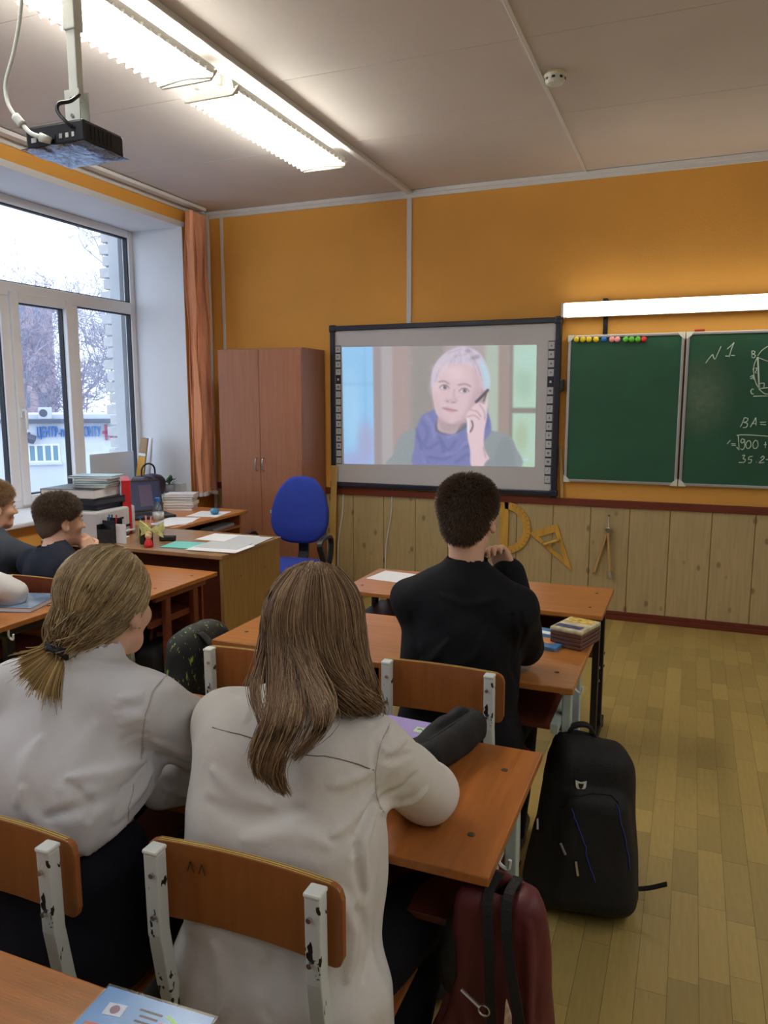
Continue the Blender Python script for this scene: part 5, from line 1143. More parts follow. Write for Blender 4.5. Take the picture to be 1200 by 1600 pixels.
for j in range(3): b.tube([tie+ax_*(.004+.007*j)+(a1*math.cos(q)+a2*math.sin(q))*(.0225+.003*math.sin(q*5+j))-rl for q in np.linspace(0, 2*PI, 22, endpoint=False)],   .0065, 6, closed=True)
sc = b.build('hair_tie', M('black_elastic', (22, 22, 26), .6, bump=.4, bscale=300), g1, smooth=True)
MB().ell(tie+ax_*.01-np.array((0,.021,-.006))-rl, (.006,.004,.006)).build('bead', mat['steel'], sc)
MB().ell(W1((.079,.004,-.040))-rl, .0026, 8, 6).build('earring', M('gold', (220, 180, 110), .25, metal=.9), g1)

# ------------------------------------------------------------------ the boy in black
black_sw = cloth('black_sweatshirt', (19, 19, 23)); B3h = ((-.597, 2.140, 1.192), 0.0, 0.06, 0.0, 1.0)
J = dict(pelvis=(-.61,2.11,.50), neck=(-.592,2.115,1.045), sl=(-.748,2.095,.938), sr=(-.440,2.095,.940), el=(-.775,2.255,.790), er=(-.440,2.245,.786), wl=(-.63,2.37,.758), wr=(-.500,2.262,1.005), fr=(-.535,2.245,1.09), ur=(.2,1,.1),
         hl=(-.69,2.09,.49), hr=(-.53,2.09,.49), kl=(-.70,2.46,.50), kr=(-.50,2.46,.50), al=(-.70,2.40,.085), ar=(-.50,2.40,.085))
def b3x(T): T.rbox((-.607,2.105,.66), (.168,.105,.24), .085, .06); T.rbox((-.60,2.095,.52), (.172,.095,.10), .05, .04)
cr = [([(700,1000),(670,1035),(640,1060)],.009,.014),([(812,960),(818,1000),(808,1035)],-.007,.010),([(640,960),(650,1000),(652,1040)],-.007,.014),([(760,980),(740,1030),(690,1045)],.006,.016),([(800,960),(805,1040),(815,1080)],-.009,.012),([(690,930),(730,945),(780,935)],.005,.014)]
b3, W3, R3, tt3 = person('person', 'boy in a black sweatshirt resting his cheek on his fist', J, B3h, dict(mat=black_sw, label='plain black sweatshirt', name='sweatshirt', hem=.43, g=.017, wide=.008, amp=.003, extra=(b3x,), creases=cr, collar=.004, h=.006), black_tr, hands=('relax', 'fist'))
short_hair(b3, B3h, R3, (92, 72, 56), 9000, (.010, .020), 0, 31, capc=(70, 55, 44))

# ------------------------------------------------------------------ the two boys by the window
navy_j = cloth('navy_jacket', (28, 32, 46)); grey_j = cloth('grey_suit_jacket', (58, 64, 76), var=.06)
B2h = ((-2.597, 2.572, 1.000), 0.42, 0.04, 0.0, 1.0)
J = dict(pelvis=(-2.52,2.505,.50), neck=(-2.580,2.505,.862), sl=(-2.735,2.535,.802), sr=(-2.475,2.455,.800), el=(-2.72,2.70,.765), er=(-2.37,2.64,.765), wl=(-2.60,2.80,.745), wr=(-2.505,2.665,.845), fr=(-2.545,2.655,.90), ur=(.8,-.3,.2),
         hl=(-2.60,2.5,.49), hr=(-2.44,2.5,.49), kl=(-2.62,2.86,.49), kr=(-2.44,2.86,.49), al=(-2.62,2.8,.085), ar=(-2.44,2.8,.085))
def b2x(T): T.rbox((-2.545,2.495,.64), (.155,.09,.18), .08, .05)
b2, WB2, RB2, _t = person('person', 'curly dark-haired boy in a navy jacket with hand at chin', J, B2h, dict(mat=navy_j, label='navy zip jacket with stand-up collar', name='jacket', hem=.45, g=.016, amp=.004, extra=(b2x,), collar=.022), navy_tr, h=.005, hands=('relax', 'fist'))
short_hair(b2, B2h, RB2, (98, 80, 66), 9000, (.004, .024), .007, 33, .010, capc=(96, 78, 66))
B1h = ((-3.105, 2.665, 1.028), 0.42, 0.06, 0.0, 1.0)
J = dict(pelvis=(-3.04,2.50,.50), neck=(-3.075,2.60,.890), sl=(-3.215,2.635,.838), sr=(-2.925,2.545,.835), el=(-3.24,2.80,.765), er=(-2.85,2.72,.765), wl=(-3.08,2.88,.745), wr=(-2.98,2.86,.745),
         hl=(-3.12,2.52,.49), hr=(-2.96,2.52,.49), kl=(-3.12,2.88,.49), kr=(-2.96,2.88,.49), al=(-3.12,2.8,.085), ar=(-2.96,2.8,.085))
def b1x(T): T.rbox((-3.05,2.53,.66), (.165,.105,.19), .08, .05)
b1, WB1, RB1, _t = person('person', 'fair-haired boy in a grey suit jacket at the left edge', J, B1h, dict(mat=grey_j, label='dark grey suit jacket', name='jacket', hem=.45, g=.02, amp=.003, extra=(b1x,), collar=.018), navy_tr, h=.005, hands=('relax', 'relax'))
short_hair(b1, B1h, RB1, (172, 140, 106), 8000, (.005, .026), .003, 35, .014, capc=(146, 118, 90))
for hd, R_, rt_ in ((B2h, RB2, b2), (B1h, RB1, b1), (B3h, R3, b3)):
    for sx in (-1, 1):
        pts = [np.array(hd[0])+R_@np.array(q)-np.array(rt_.location) for q in ((sx*.016,.0865,.019),(sx*.032,.086,.024),(sx*.046,.074,.019))]
        MB().tube(crom(pts, 3), [.0018]+[.003]*5+[.0016], 5).build('eyebrow', M('eyebrow', (70, 54, 42), .9), rt_)
# ------------------------------------------------------------------ pupil whose white sleeve reaches into view
P6h = ((-2.80, 1.98, 1.16), 0.3, 0.1, 0.0, 1.0)
J = dict(pelvis=(-2.86,1.74,.50), neck=(-2.80,1.90,1.04), sl=(-2.94,1.92,.975), sr=(-2.62,1.90,.965), el=(-3.0,2.10,.815), er=(-2.385,2.09,.803), wl=(-2.80,2.15,.79), wr=(-2.62,2.19,.79),
         hl=(-2.94,1.76,.49), hr=(-2.78,1.76,.49), kl=(-2.94,2.12,.49), kr=(-2.78,2.12,.49), al=(-2.94,2.1,.085), ar=(-2.78,2.1,.085))
p6, WP, RP, _t = person('person', 'pupil with a white sleeve leaning on the window row desk at the left edge', J, P6h, dict(mat=white_sh2, label='white shirt', hem=.46, g=.016, amp=.007, collar=.03), navy_tr, h=.012)
short_hair(p6, P6h, RP, (90, 70, 52), 3000, (.006, .03), 0, 37)

# ------------------------------------------------------------------ projector under the ceiling
pj = thing('projector', 'black ceiling projector with silvery film under it', 'projector', (-1.915, 2.06, 2.32))
MB().box(-0.118, 0.118, -0.094, 0.094, 0.006, 0.078).build('body', M('projector_black', (24, 26, 34), .4), pj, bev=0.010)
film = M('silvery_film', (120, 140, 176), .14, metal=.85, bump=.9, bscale=14)
b = MB(); g = 9; V = []; F = []
for i in range(g):
    for j in range(g): u, v = i/(g-1)*2-1, j/(g-1)*2-1; V.append((u*.130, v*.104, -.004+.010*max(abs(u), abs(v))**6+.002*math.sin(u*7+v*5)))
n0 = len(V); V += [(x_, y_, z_+.0015) for x_, y_, z_ in V]
for i in range(g-1):
    for j in range(g-1): q = i*g+j; F += [(q, q+1, q+g+1, q+g), (n0+q, n0+q+g, n0+q+g+1, n0+q+1)]
b.add(V, F).build('protective_film', film, pj, smooth=True)
for i in range(6): MB().box(0.1165, 0.1195, -0.06+i*0.018, -0.048+i*0.018, 0.022, 0.062).build('vent', mat['black'], pj)
for i, (xx, ww, m_) in enumerate(((-.09,.02,'trim'),(-.05,.03,'alu'),(-.01,.018,'navy_p'),(.025,.012,'alu'),(.05,.012,'cap'),(.075,.01,'cap'))): MB().box(xx, xx+ww, -0.0965, -0.093, 0.026, 0.040).build('port', mat[m_], pj)
MB().lathe([(.03,0),(.032,.012),(.026,.016)], (-.05,.092,.042), 16, (-PI/2,0,0)).build('lens', mat['black'], pj)
mt = thing('projector_mount', 'white square ceiling pole carrying the projector', 'mount', (-1.90, 2.06, 2.398))
MB().box(-0.018, 0.018, -0.014, 0.014, 0.09, 0.64).build('pole', mat['cap'], mt, bev=0.003)
MB().box(-0.024, 0.024, -0.020, 0.020, 0.30, 0.64).build('sleeve', mat['cap'], mt, bev=0.003)
MB().box(-0.03, 0.03, -0.022, -0.018, 0.0, 0.12).box(-0.03, 0.03, 0.018, 0.022, 0.0, 0.12).box(-0.03, 0.03, -0.022, 0.022, 0.0, 0.005).build('bracket', mat['cap'], mt)
for zz in (0.04, 0.09): MB().cyl((0.0, -0.022, zz), (0.0, -0.027, zz), 0.006, n=8).build('bolt', mat['steel'], mt)
MB().lathe([(.055,.637),(.055,.652)], (0,0,0), 16).build('ceiling_plate', mat['cap'], mt)
o = MB().tube(crom([P3(36,-60,1.95), P3(32,20,1.95), P3(22,80,1.95), P3(9,130,1.95), P3(12,160,1.945), P3(24,182,1.94)], 6), .006, 8).tube(crom([P3(24,182,1.94), P3(36,196,1.945)], 4), .014, 8).tube(crom([P3(36,196,1.945), P3(48,208,1.94), P3(62,214,1.94)], 5), .007, 8).cyl(P3(62,214,1.94), P3(80,220,1.957), .014, .011, 8).build('projector_cable', mat['cap'], None, smooth=True)
tag(o, 'pale cable with a ferrite core hanging to the projector', 'cable')
o = MB().tube(crom([P3(124,148,2.03), P3(110,158,1.99), P3(92,162,1.96), P3(90,174,1.95), P3(103,190,1.95), P3(113,198,1.96)], 5), .006, 8).build('power_lead', mat['black'], None, smooth=True)
tag(o, 'black lead looping from the projector mount to the projector', 'cable')

# ------------------------------------------------------------------ things on the teacher's two desks and the sill
TZ = 0.7605
def sheets(name, label, cat, x, y, z, w, d, rz, m='paper', t=.0015, bev=0, group=None):
    o = MB().box(-w/2, w/2, -d/2, d/2, 0, t).build(name, mat[m] if isinstance(m, str) else m, None, bev=bev); o.location = (x, y, z); o.rotation_euler = (0,0,rz); return tag(o, label, cat, group)
def book(label, x, y, z, w, d, t, rz, cover, name='book', group=None, pages='paper'):
    r_ = thing(name, label, 'book', (x, y, z), rz, group)
    MB().box(-w/2, w/2-.003, -d/2+.003, d/2-.003, .0022, t-.0022).build('pages', mat[pages], r_)
    MB().box(-w/2, w/2, -d/2, d/2, 0, .002).box(-w/2, w/2, -d/2, d/2, t-.002, t).box(-w/2-.0015, -w/2+.0005, -d/2, d/2, 0, t).build('cover', cover, r_)
    return r_
sheets('paper_sheet', 'white sheet at the back of the paper pile on the teacher desk', 'paper', -2.42, 3.62, TZ, .297, .21, .05)
sheets('paper_sheet', 'grey printed sheet at the right back corner of the teacher desk', 'paper', -2.27, 3.56, TZ+.0018, .21, .297, .12, 'papgrey')
sheets('paper_sheet', 'white sheet at the right front corner of the teacher desk', 'paper', -2.28, 3.34, TZ+.0036, .297, .21, .06)
sheets('paper_sheet', 'grey printed sheet lying on the front right sheet', 'paper', -2.30, 3.40, TZ+.0054, .25, .18, .1, 'papgrey')
sheets('folder', 'teal folder lying at the front of the teacher desk', 'folder', -2.50, 3.345, TZ, .22, .17, .15, 'teal', .004, .001)
sheets('paper_sheet', 'white sheet beside the printer on the teacher desk', 'paper', -3.03, 3.33, TZ, .16, .22, .2)
pt = thing('printer', 'light grey printer on the teacher desk behind the curly boy', 'printer', (-3.21, 3.40, .76), .08); pg_ = M('printer_grey', (196, 198, 204), .5)
MB().box(-.15, .19, -.17, .17, 0, .165).build('body', pg_, pt, bev=.012); MB().box(.188, .196, -.12, .12, .05, .062).box(.188, .196, -.06, .05, .10, .11).build('slot', mat['black'], pt); MB().box(.1901, .21, -.13, .13, .02, .03).build('tray', pg_, pt, bev=.003)
bk_m = [M('cover_%d' % i, c, .4) for i, c in enumerate(((22,24,34),(186,34,40),(150,186,200),(222,222,226),(60,70,110),(120,170,160),(196,176,120),(90,60,110)))]
book('black document tray lying on the printer', -3.21, 3.40, .9255, .30, .24, .030, .1, bk_m[0], 'document_tray', 'stack on the printer', 'ink'); book('thick black file on the tray above the printer', -3.20, 3.40, .956, .31, .25, .036, -.05, bk_m[0], 'file', 'stack on the printer', 'ink')
book('black binder with white edges topping the printer stack', -3.24, 3.38, .9925, .34, .26, .052, .15, bk_m[0], 'binder', 'stack on the printer')
z = 1.045
for i, (c, lab) in enumerate(((3,'lowest notebook on the binder above the printer'),(5,'greenish notebook in the pile on the binder'),(2,'pale blue notebook in the pile on the binder'),(3,'white notebook near the top of the pile on the binder'),(2,'topmost pale blue folder of the pile on the binder'))):
    book(lab, -3.17+.008*(i % 2), 3.43, z, .20+(.06 if i == 4 else 0), .16, .013, .2+.07*(i % 3), bk_m[c], 'notebook', 'notebooks piled on the binder'); z += .0132
o = MB().box(-.025,.025,-.14,.14,0,.315).build('red_binder', bk_m[1], None, bev=.003); o.location = (-3.13, 3.62, TZ); o.rotation_euler = (0,0,.74); tag(o, 'red binder standing upright beside the printer stack', 'binder')
og = thing('desk_organiser', 'black desk organiser near the curly boy', 'organiser', (-2.95, 3.27, TZ))
MB().box(-.05,.05,-.045,.045,0,.006).box(-.05,.05,.040,.045,.006,.13).box(-.05,-.045,-.045,.04,.006,.10).box(.045,.05,-.045,.04,.006,.10).box(-.045,.045,-.045,-.04,.006,.075).box(-.045,.045,-.004,.0,.006,.12).build('case', mat['black'], og)
for i, (xx, c) in enumerate(((-.03, 'blue'), (-.01, 'black'), (.02, 'red'))): MB().cyl((xx,.02,.008),(xx+.01,.024,.15),.004,n=6).build('pen', mat[c], og)
o = MB().box(-.032,.032,-.004,.004,0,.105).build('note_card', mat['paper'], None); o.location = (-2.865, 3.262, TZ); tag(o, 'white note card standing beside the black organiser', 'card')
o = MB().box(-.03,.03,-.012,.012,0,.10).build('card_box', M('yellow_green_print', (170, 180, 70), .5, var=.5, scale=30), None, bev=.002); o.location = (-2.80, 3.37, TZ); tag(o, 'small yellow green printed box behind the note card', 'box')
ph = thing('pen_cup', 'black pen cup with pink pens behind the paper bow', 'pen cup', (-2.735, 3.31, TZ)); MB().lathe([(.034,0),(.036,.09),(.032,.09),(.031,.006)], (0,0,0), 14).build('cup', mat['black'], ph)
for i, (a, c) in enumerate(((0.4,'pink'),(2.2,'pink'),(4.0,'blue'))): MB().cyl((.012*math.cos(a),.012*math.sin(a),.008),(.03*math.cos(a),.03*math.sin(a),.15),.0045,n=6).build('pen', mat[c], ph)
fg = thing('figurine', 'small figurine with red skirt and paper bow on the desk edge', 'figurine', (-2.66, 3.235, TZ)); sk_ = M('doll_face', (226, 190, 160), .5)
MB().lathe([(.024,0),(.026,.015),(.016,.035),(.012,.045)], (0,0,0), 14).build('skirt', mat['red'], fg, smooth=True); MB().ell((0,0,.06), (.018,.018,.02)).build('head', sk_, fg, smooth=True); MB().ell((0,.004,.07), (.0185,.017,.014)).build('hair', mat['stickwood'], fg, smooth=True)
bow = M('banknote_print', (206, 210, 140), .7, var=.25, scale=60)
for sx in (-1, 1): MB().prism([(0,.095),(sx*.075,.135),(sx*.082,.10),(sx*.066,.075),(sx*.074,.05),(0,.085)], .018, .026, lambda u,v,w: (u, w+.1*abs(u), v)).build('bow_wing', bow, fg)
sheets('tape_dispenser', 'small dark tape dispenser right of the figurine', 'tape dispenser', -2.68, 3.42, TZ, .09, .035, .5, 'black', .03, .008)
bt = thing('water_bottle', 'clear plastic water bottle with blue cap on the teacher desk', 'bottle', (-2.93, 3.66, TZ)); bot_m = glass('bottle_plastic', (.86,.92,.97), .12)
MB().lathe([(.030,0),(.033,.008),(.033,.055),(.031,.06),(.033,.065),(.033,.12),(.026,.15),(.013,.172),(.013,.18)], (0,0,0), 18).build('body', bot_m, bt, smooth=True); MB().lathe([(.016,.18),(.016,.20),(.014,.203)], (0,0,0), 14).build('cap', mat['blue'], bt); MB().lathe([(.0338,.07),(.0338,.115)], (0,0,0), 18).build('label', M('bottle_label', (200,205,214), .4, var=.6, scale=40), bt, smooth=True)
lt = thing('laptop', 'open black laptop on the computer desk', 'laptop', (-3.47, 4.14, TZ), math.radians(58))
MB().box(-.17,.17,-.235,0,0,.018).build('base', mat['black'], lt, bev=.004); MB().box(-.15,.15,-.13,-.02,.018,.0195).build('keyboard', mat['navy_p'], lt)
ls = MB(); Rl = Euler((-.28,0,0)).to_matrix()
lid = MB().obox(Rl @ Vector((0,.004,.118))+Vector((0,0,.014)), (.34,.008,.225), Rl).build('lid', mat['black'], lt, bev=.003)
scr = M('laptop_screen', (34, 38, 60), .2, emit=.5); MB().obox(Rl @ Vector((0,-.0008,.118))+Vector((0,0,.014)), (.315,.001,.195), Rl).build('screen', scr, lid); MB().obox(Rl @ Vector((-.115,-.0018,.118))+Vector((0,0,.014)), (.06,.001,.17), Rl).build('screen_image', M('laptop_picture', (70, 130, 150), .2, emit=.6), lid); MB().obox(Rl @ Vector((.06,-.0018,.118))+Vector((0,0,.014)), (.09,.001,.15), Rl).build('screen_image', M('laptop_picture_b', (62, 52, 70), .2, emit=.5), lid)
z = TZ
for i, (c, lab) in enumerate(((3,'lowest book of the pile right of the laptop'),(6,'second book of the pile right of the laptop'),(3,'third book of the pile right of the laptop'),(6,'fourth book of the pile right of the laptop'),(5,'green edged book near the top of the laptop side pile'),(3,'topmost white book of the pile right of the laptop'))):
    book(lab, -3.40+.006*(i % 3), 4.50, z, .21, .16, .019, .35+.05*(i % 2), bk_m[c], 'book', 'books piled beside the laptop'); z += .0192
sheets('paper_sheet', 'white sheet in front of the laptop', 'paper', -3.07, 4.02, TZ, .21, .297, .3); sheets('paper_sheet', 'white sheet at the near corner of the computer desk', 'paper', -3.05, 3.93, TZ+.0018, .18, .22, -.2); sheets('paper_sheet', 'white sheet under the mouse on the computer desk', 'paper', -3.06, 4.36, TZ, .22, .26, .2)
o = MB().ell((0,0,.012), (.032,.052,.022), 14, 8).build('mouse', M('mouse_blue', (60, 130, 170), .3), None, smooth=True); o.location = (-3.02, 4.37, TZ+.010); o.rotation_euler = (0,0,.5); tag(o, 'blue computer mouse on the computer desk', 'mouse')
sheets('notebook', 'grey notebook on the shelf of the computer desk', 'book', -3.02, 4.40, .6565, .10, .30, .1, 'papgrey', .02, .002)
hb = thing('handbag', 'dark purple handbag on the sill behind the laptop', 'bag', (-3.92, 4.80, .80)); S = SDF((-.2,-.2,-.02), (.2,.2,.25), .008); S.rbox((0,0,.075), (.085,.13,.085), .05, 0); S.cut((0,0,.002), (0,0,-1)); V, Q = S.mesh(2); link('bag_body', np_mesh('bag_body', folds(V, Q, (), .006, (30,30,30), 4), Q), M('purple_leather', (46, 34, 58), .4), hb, smooth=True)
MB().tube(crom([(0,-.08,.14),(0,-.07,.22),(0,0,.25),(0,.07,.22),(0,.08,.14)], 5), .007, 6).build('handle', mat['black'], hb, smooth=True)
pp = thing('potted_plant', 'small green plant in a grey pot on the window sill', 'plant', (-3.90, 5.02, .80)); MB().lathe([(.035,0),(.048,.065),(.043,.065),(.036,.05)], (0,0,0), 16).build('pot', M('grey_pot', (150,150,158), .6), pp, smooth=True)
lf = M('leaf_green', (70, 104, 74), .6, var=.3, scale=30); rp = random.Random(5)
for i in range(26):
    a, e = rp.random()*6.3, rp.uniform(.2,1.3); d = Vector((math.cos(a)*math.cos(e), math.sin(a)*math.cos(e), math.sin(e))); c = Vector((0,0,.06))+d*rp.uniform(.035,.075); sdv = d.cross(Vector((0,0,1))).normalized(); n_ = sdv.cross(d)
    MB().add([c-d*.022, c+sdv*.013+n_*.003, c+d*.024, c-sdv*.013+n_*.003, c+n_*.002, c+n_*-.001], [(0,1,4),(1,2,4),(2,3,4),(3,0,4),(1,0,5),(2,1,5),(3,2,5),(0,3,5)]).build('leaf', lf, pp)
sheets('storage_box', 'small grey box at the corner end of the window sill', 'box', -3.86, 5.10, .80, .09, .07, 0, 'papgrey', .07, .004)
cbd = M('cardboard', (150, 118, 82), .8, var=.08, scale=8); cb_ = thing('cardboard_panel', 'tall cardboard panel with a yellow sheet leaning in the window', 'cardboard', (-4.06, 4.84, .80), -.55); L_ = Euler((-.16,0,0)).to_matrix()
MB().obox(L_ @ Vector((0,0,.225)), (.16,.010,.45), L_).build('board', cbd, cb_); MB().obox(L_ @ Vector((0,-.0062,.20)), (.158,.002,.20), L_).build('yellow_sheet', M('yellow_sheet', (220, 164, 66), .7), cb_); MB().obox(L_ @ Vector((0,-.0062,.315)), (.16,.002,.022), L_).build('tape_strip', mat['cap'], cb_)
o = MB().box(-.07,.07,-.006,.006,0,.44).build('white_panel', mat['paper'], None, bev=.002); o.location = (-4.10, 4.99, .80); o.rotation_euler = (-.10,.0,-.6); tag(o, 'narrow white panel leaning behind the cardboard', 'panel')
o = MB().box(-.005,.005,-.24,.24,0,.33).build('frosted_sheet', M('frosted_sheet', (196, 200, 212), .6), None); o.location = (-4.225, 4.755, .80); tag(o, 'pale sheet propped against the lower right window pane', 'sheet')

# ------------------------------------------------------------------ things on the pupils' desks
def onz(px, py, z):
    t = Vector(((px-600)/1188.4, (800-py)/1188.4, 1.0)); r = _r*t.x+_u*t.y+_f*t.z; k = (z-CAM_H)/r.z; return Vector((r.x*k, r.y*k, z))
sheets('paper_sheet', 'single white sheet on the empty front desk', 'paper', -1.335, 3.47, .6603, .23, .20, -.12)
mg = sheets('workbook', 'blue glossy workbook beside the boy in black', 'book', -.425, 2.54, .7203, .15, .20, -.25, M('blue_workbook', (70, 120, 170), .2, var=.5, scale=14), .012, .001)
MB().box(-.045,.05,-.06,-.01,.0122,.0128).build('cover_picture', M('orange_print', (206, 130, 70), .3, var=.5, scale=40), mg); MB().box(-.06,.06,.03,.06,.0122,.0128).build('cover_title', mat['paper'], mg)
wl = thing('pencil_wallet', 'fat folded pencil wallet with beige printed lid', 'pencil case', (-.330, 2.55, .7203), -.30); wl.scale = (.86, .86, .9); mb_ = M('maroon_fabric', (104, 60, 52), .8)
for i in range(4): MB().box(-.065,.065,-.09,.09,.0145*i,.0145*i+.0125).build('flap', mb_, wl, bev=.005); MB().box(-.0655,.0655,-.0905,.0905,.0145*i+.0128,.0145*i+.0142).build('zip', mat['steel'], wl)
lid_ = MB().box(-.066,.066,-.091,.091,.058,.074).build('lid', M('beige_print', (196, 184, 150), .6, var=.35, scale=35), wl, bev=.006); MB().box(-.05,.05,.02,.08,.0742,.0748).build('map_print', M('yellow_map', (212, 176, 76), .6, var=.6, scale=50), lid_); MB().box(-.055,.05,-.07,-.03,.0742,.0748).build('number_print', M('blue_print', (60,66,110), .6, var=.8, scale=60), lid_)
nb = book('lilac notebook with a green name sticker', -.628, 1.672, .7003, .165, .205, .010, -.06, M('lilac_cover', (176, 158, 214), .45), 'notebook')
MB().box(.015,.065,.035,.065,.0101,.0107).build('sticker', M('green_sticker', (200, 226, 190), .5), nb); MB().tube([(.022,.05,.0108),(.03,.055,.0108),(.04,.046,.0108),(.058,.052,.0108)], .0012, 4).build('sticker_print', mat['ink'], nb)
pc = thing('pencil_case', 'black fabric pencil case with open zip on the girls desk', 'pencil case', (-.497, 1.63, .7003), math.radians(-14)); S = SDF((-.08,-.17,-.01), (.08,.17,.12), .0055)
S.rbox((0,0,.042), (.048,.125,.043), .030, 0); S.rbox((.0,0,.084), (.008,.10,.014), .004, .01, op='-'); S.ell((-.02,-.08,.086), (.03,.05,.016), .02, op='-'); S.cut((0,0,.002), (0,0,-1)); V, Q = S.mesh(2); link('case_body', np_mesh('case_body', folds(V, Q, (), .0022, (40,40,40), 9), Q), M('black_canvas', (23, 23, 25), .8, bump=.2, bscale=300), pc, smooth=True)
MB().tube([(.014,y_,.0835) for y_ in np.linspace(-.105,.105,8)], .0022, 5).build('zip', M('dark_zip', (44,44,48), .4), pc); MB().box(-.006,.006,-.138,-.118,.02,.05).build('zip_tab', M('grey_tab', (110,120,130), .5), pc, bev=.003)
book('turquoise notebook lying between the two girls', -1.02, 1.62, .7003, .17, .21, .008, .1, mat['teal'], 'notebook')
lb = book('glossy textbook on the window row desk near the white sleeve', -2.36, 2.14, .7503, .165, .22, .018, .3, M('glossy_textbook', (110, 130, 156), .12, var=.4, scale=10), 'textbook')
a_, b_ = onz(172,1546,.706), onz(122,1600,.706); ang = math.atan2((a_-b_).x*-1, (a_-b_).y); ctr_ = a_+Vector((math.cos(ang), math.sin(ang), 0))*.085-Vector((-math.sin(ang), math.cos(ang), 0))*.115
wk = book('blue transparent-covered workbook at the bottom left corner', ctr_.x, ctr_.y, .7003, .17, .23, .011, ang, M('workbook_blue', (92, 158, 220), .25, var=.15, scale=6), 'workbook')
for i, (y_, c) in enumerate(((.066,(226,120,90)),(.080,(150,214,90)),(.055,(120,170,220)))): MB().obox((.055+.004*i,y_,.0114),(.075,.005,.0006),(0,0,-.45)).build('stripe', M('stripe_%d' % i, c, .4), wk)
MB().obox((-.050,.082,.0114),(.028,.020,.0006),(0,0,.1)).build('emblem', mat['paper'], wk); MB().lathe([(.007,0),(.007,.0005)],(-.050,.082,.0117),12).build('emblem_print', M('emblem_red', (150,110,130), .5), wk); MB().obox((-.035,.055,.0114),(.08,.004,.0006),(0,0,.08)).build('stripe', M('stripe_red', (220,96,70), .4), wk)
for i in range(3): MB().obox((.0+.002*i,.094-.009*i,.0114),(.036-.008*(i % 2),.0030,.0005)).build('print_line', mat['ink'], wk)
_gc = glass('clear_cover', (.95,.97,1), .05); [setattr(n_.inputs['Roughness'], 'default_value', .25) for n_ in _gc.node_tree.nodes if n_.type == 'BSDF_GLOSSY']
MB().box(-.088,.090,-.118,.118,.0119,.0123).build('clear_cover', _gc, wk)

# ------------------------------------------------------------------ bags
blk_cloth = M('black_nylon', (10, 10, 12), .7, bump=.25, bscale=260, var=.1, scale=20); blk_cloth2 = M('black_nylon_panel', (8, 8, 10), .75, bump=.2, bscale=300)
bp = thing('backpack', 'black school backpack standing on the floor beside the desk', 'backpack', (-.235, 2.22, 0), math.radians(14)); tl_ = np.array(Euler((-.10, .05, 0)).to_matrix())
S = SDF((-.24,-.24,-.01), (.24,.2,.62), .007); S.rbox((.0,.015,.255), (.150,.085,.262), .075, .0, tl_, taper=-.20); S.rbox((.012,-.055,.215), (.118,.055,.185), .05, .02, tl_, taper=-.22); S.ell((-.03,.05,.50), (.07,.04,.035), .02); S.cap((-.13,.02,.06), (-.12,.02,.22), .035, .03, .03); S.cut((0,0,.003), (0,0,-1), .01); V, Q = S.mesh(2)
V = folds(V, Q, [((-.13,-.05,.40),(.10,-.09,.45),-.008,.012),((-.13,-.02,.33),(-.09,-.08,.10),-.007,.010)], .0025, (22,22,22), 12); N = vnormals(V, Q); link('bag_body', np_mesh('bag_body', V, Q), blk_cloth, bp, smooth=True)
def on_bag(pts, lift=.002, rr_=np.array([[math.cos(.2443),-math.sin(.2443),0],[math.sin(.2443),math.cos(.2443),0],[0,0,1]])):
    Wd = V@rr_.T+np.array((-.235,2.22,0)); Nw = N@rr_.T; return [(p-np.array((-.235,2.22,0)))@rr_ for p in on_surface(Wd, pts, lift, Nw)]
MB().tube(on_bag(crom([(893,1264),(900,1285),(910,1315),(920,1345),(928,1378)], 3)), .0016, 5).build('blue_piping', M('blue_piping', (40,60,150), .5), bp); MB().tube(on_bag(crom([(964,1255),(972,1290),(979,1325),(985,1358)], 3)), .0016, 5).build('blue_piping', M('blue_piping_b', (40,60,150), .5), bp)
MB().tube(on_bag(crom([(872,1262),(890,1246),(925,1240),(955,1242),(968,1258)], 4), .0), .003, 5).build('pocket_zip', blk_cloth2, bp)
for pp_ in ([(837,1277),(838,1296)], [(876,1315),(885,1334)], [(900,1346),(901,1366)]):
    q_ = on_bag(pp_, .005); MB().bar(q_[0], q_[1], .007, .003, (0,-1,0)).build('zip_pull', mat['steel'], bp, bev=.001)
e0 = on_bag([(909,1226)], .003)[0]; MB().prism([(-.016,.016),(0,.011),(.016,.016),(.014,-.004),(.0,-.018),(-.014,-.004)], -.002, .001, lambda u,v,w: (e0[0]+u, e0[1]+w-.001, e0[2]+v)).build('emblem', mat['cap'], bp); MB().prism([(-.008,.008),(.008,.008),(.005,-.004),(0,-.009),(-.005,-.004)], -.0028, -.002, lambda u,v,w: (e0[0]+u, e0[1]+w-.001, e0[2]+v)).build('emblem_shield', mat['black'], bp)
MB().strap(crom([(-.06,.06,.49),(-.05,.05,.545),(0,.05,.555),(.035,.06,.50)], 5), .03, .007, (0,1,0)).build('top_handle', blk_cloth2, bp); MB().strap(crom([(.14,.0,.06),(.19,-.01,.075),(.24,-.02,.10)], 4), .018, .004, (0,1,0)).build('strap_end', blk_cloth2, bp)
for sx in (-1, 1): MB().strap(crom([(sx*.07,.08,.46),(sx*.09,.14,.36),(sx*.10,.13,.2),(sx*.10,.09,.06)], 5), .055, .014, (1,0,0)).build('shoulder_strap', blk_cloth2, bp, bev=.004)
MB().prism([(-.15,.0),(-.12,.0),(-.115,.03),(-.14,.035)], -.06, -.05, lambda u,v,w: (u,w,v)).build('side_tab', M('grey_webbing', (120,116,104), .8), bp)
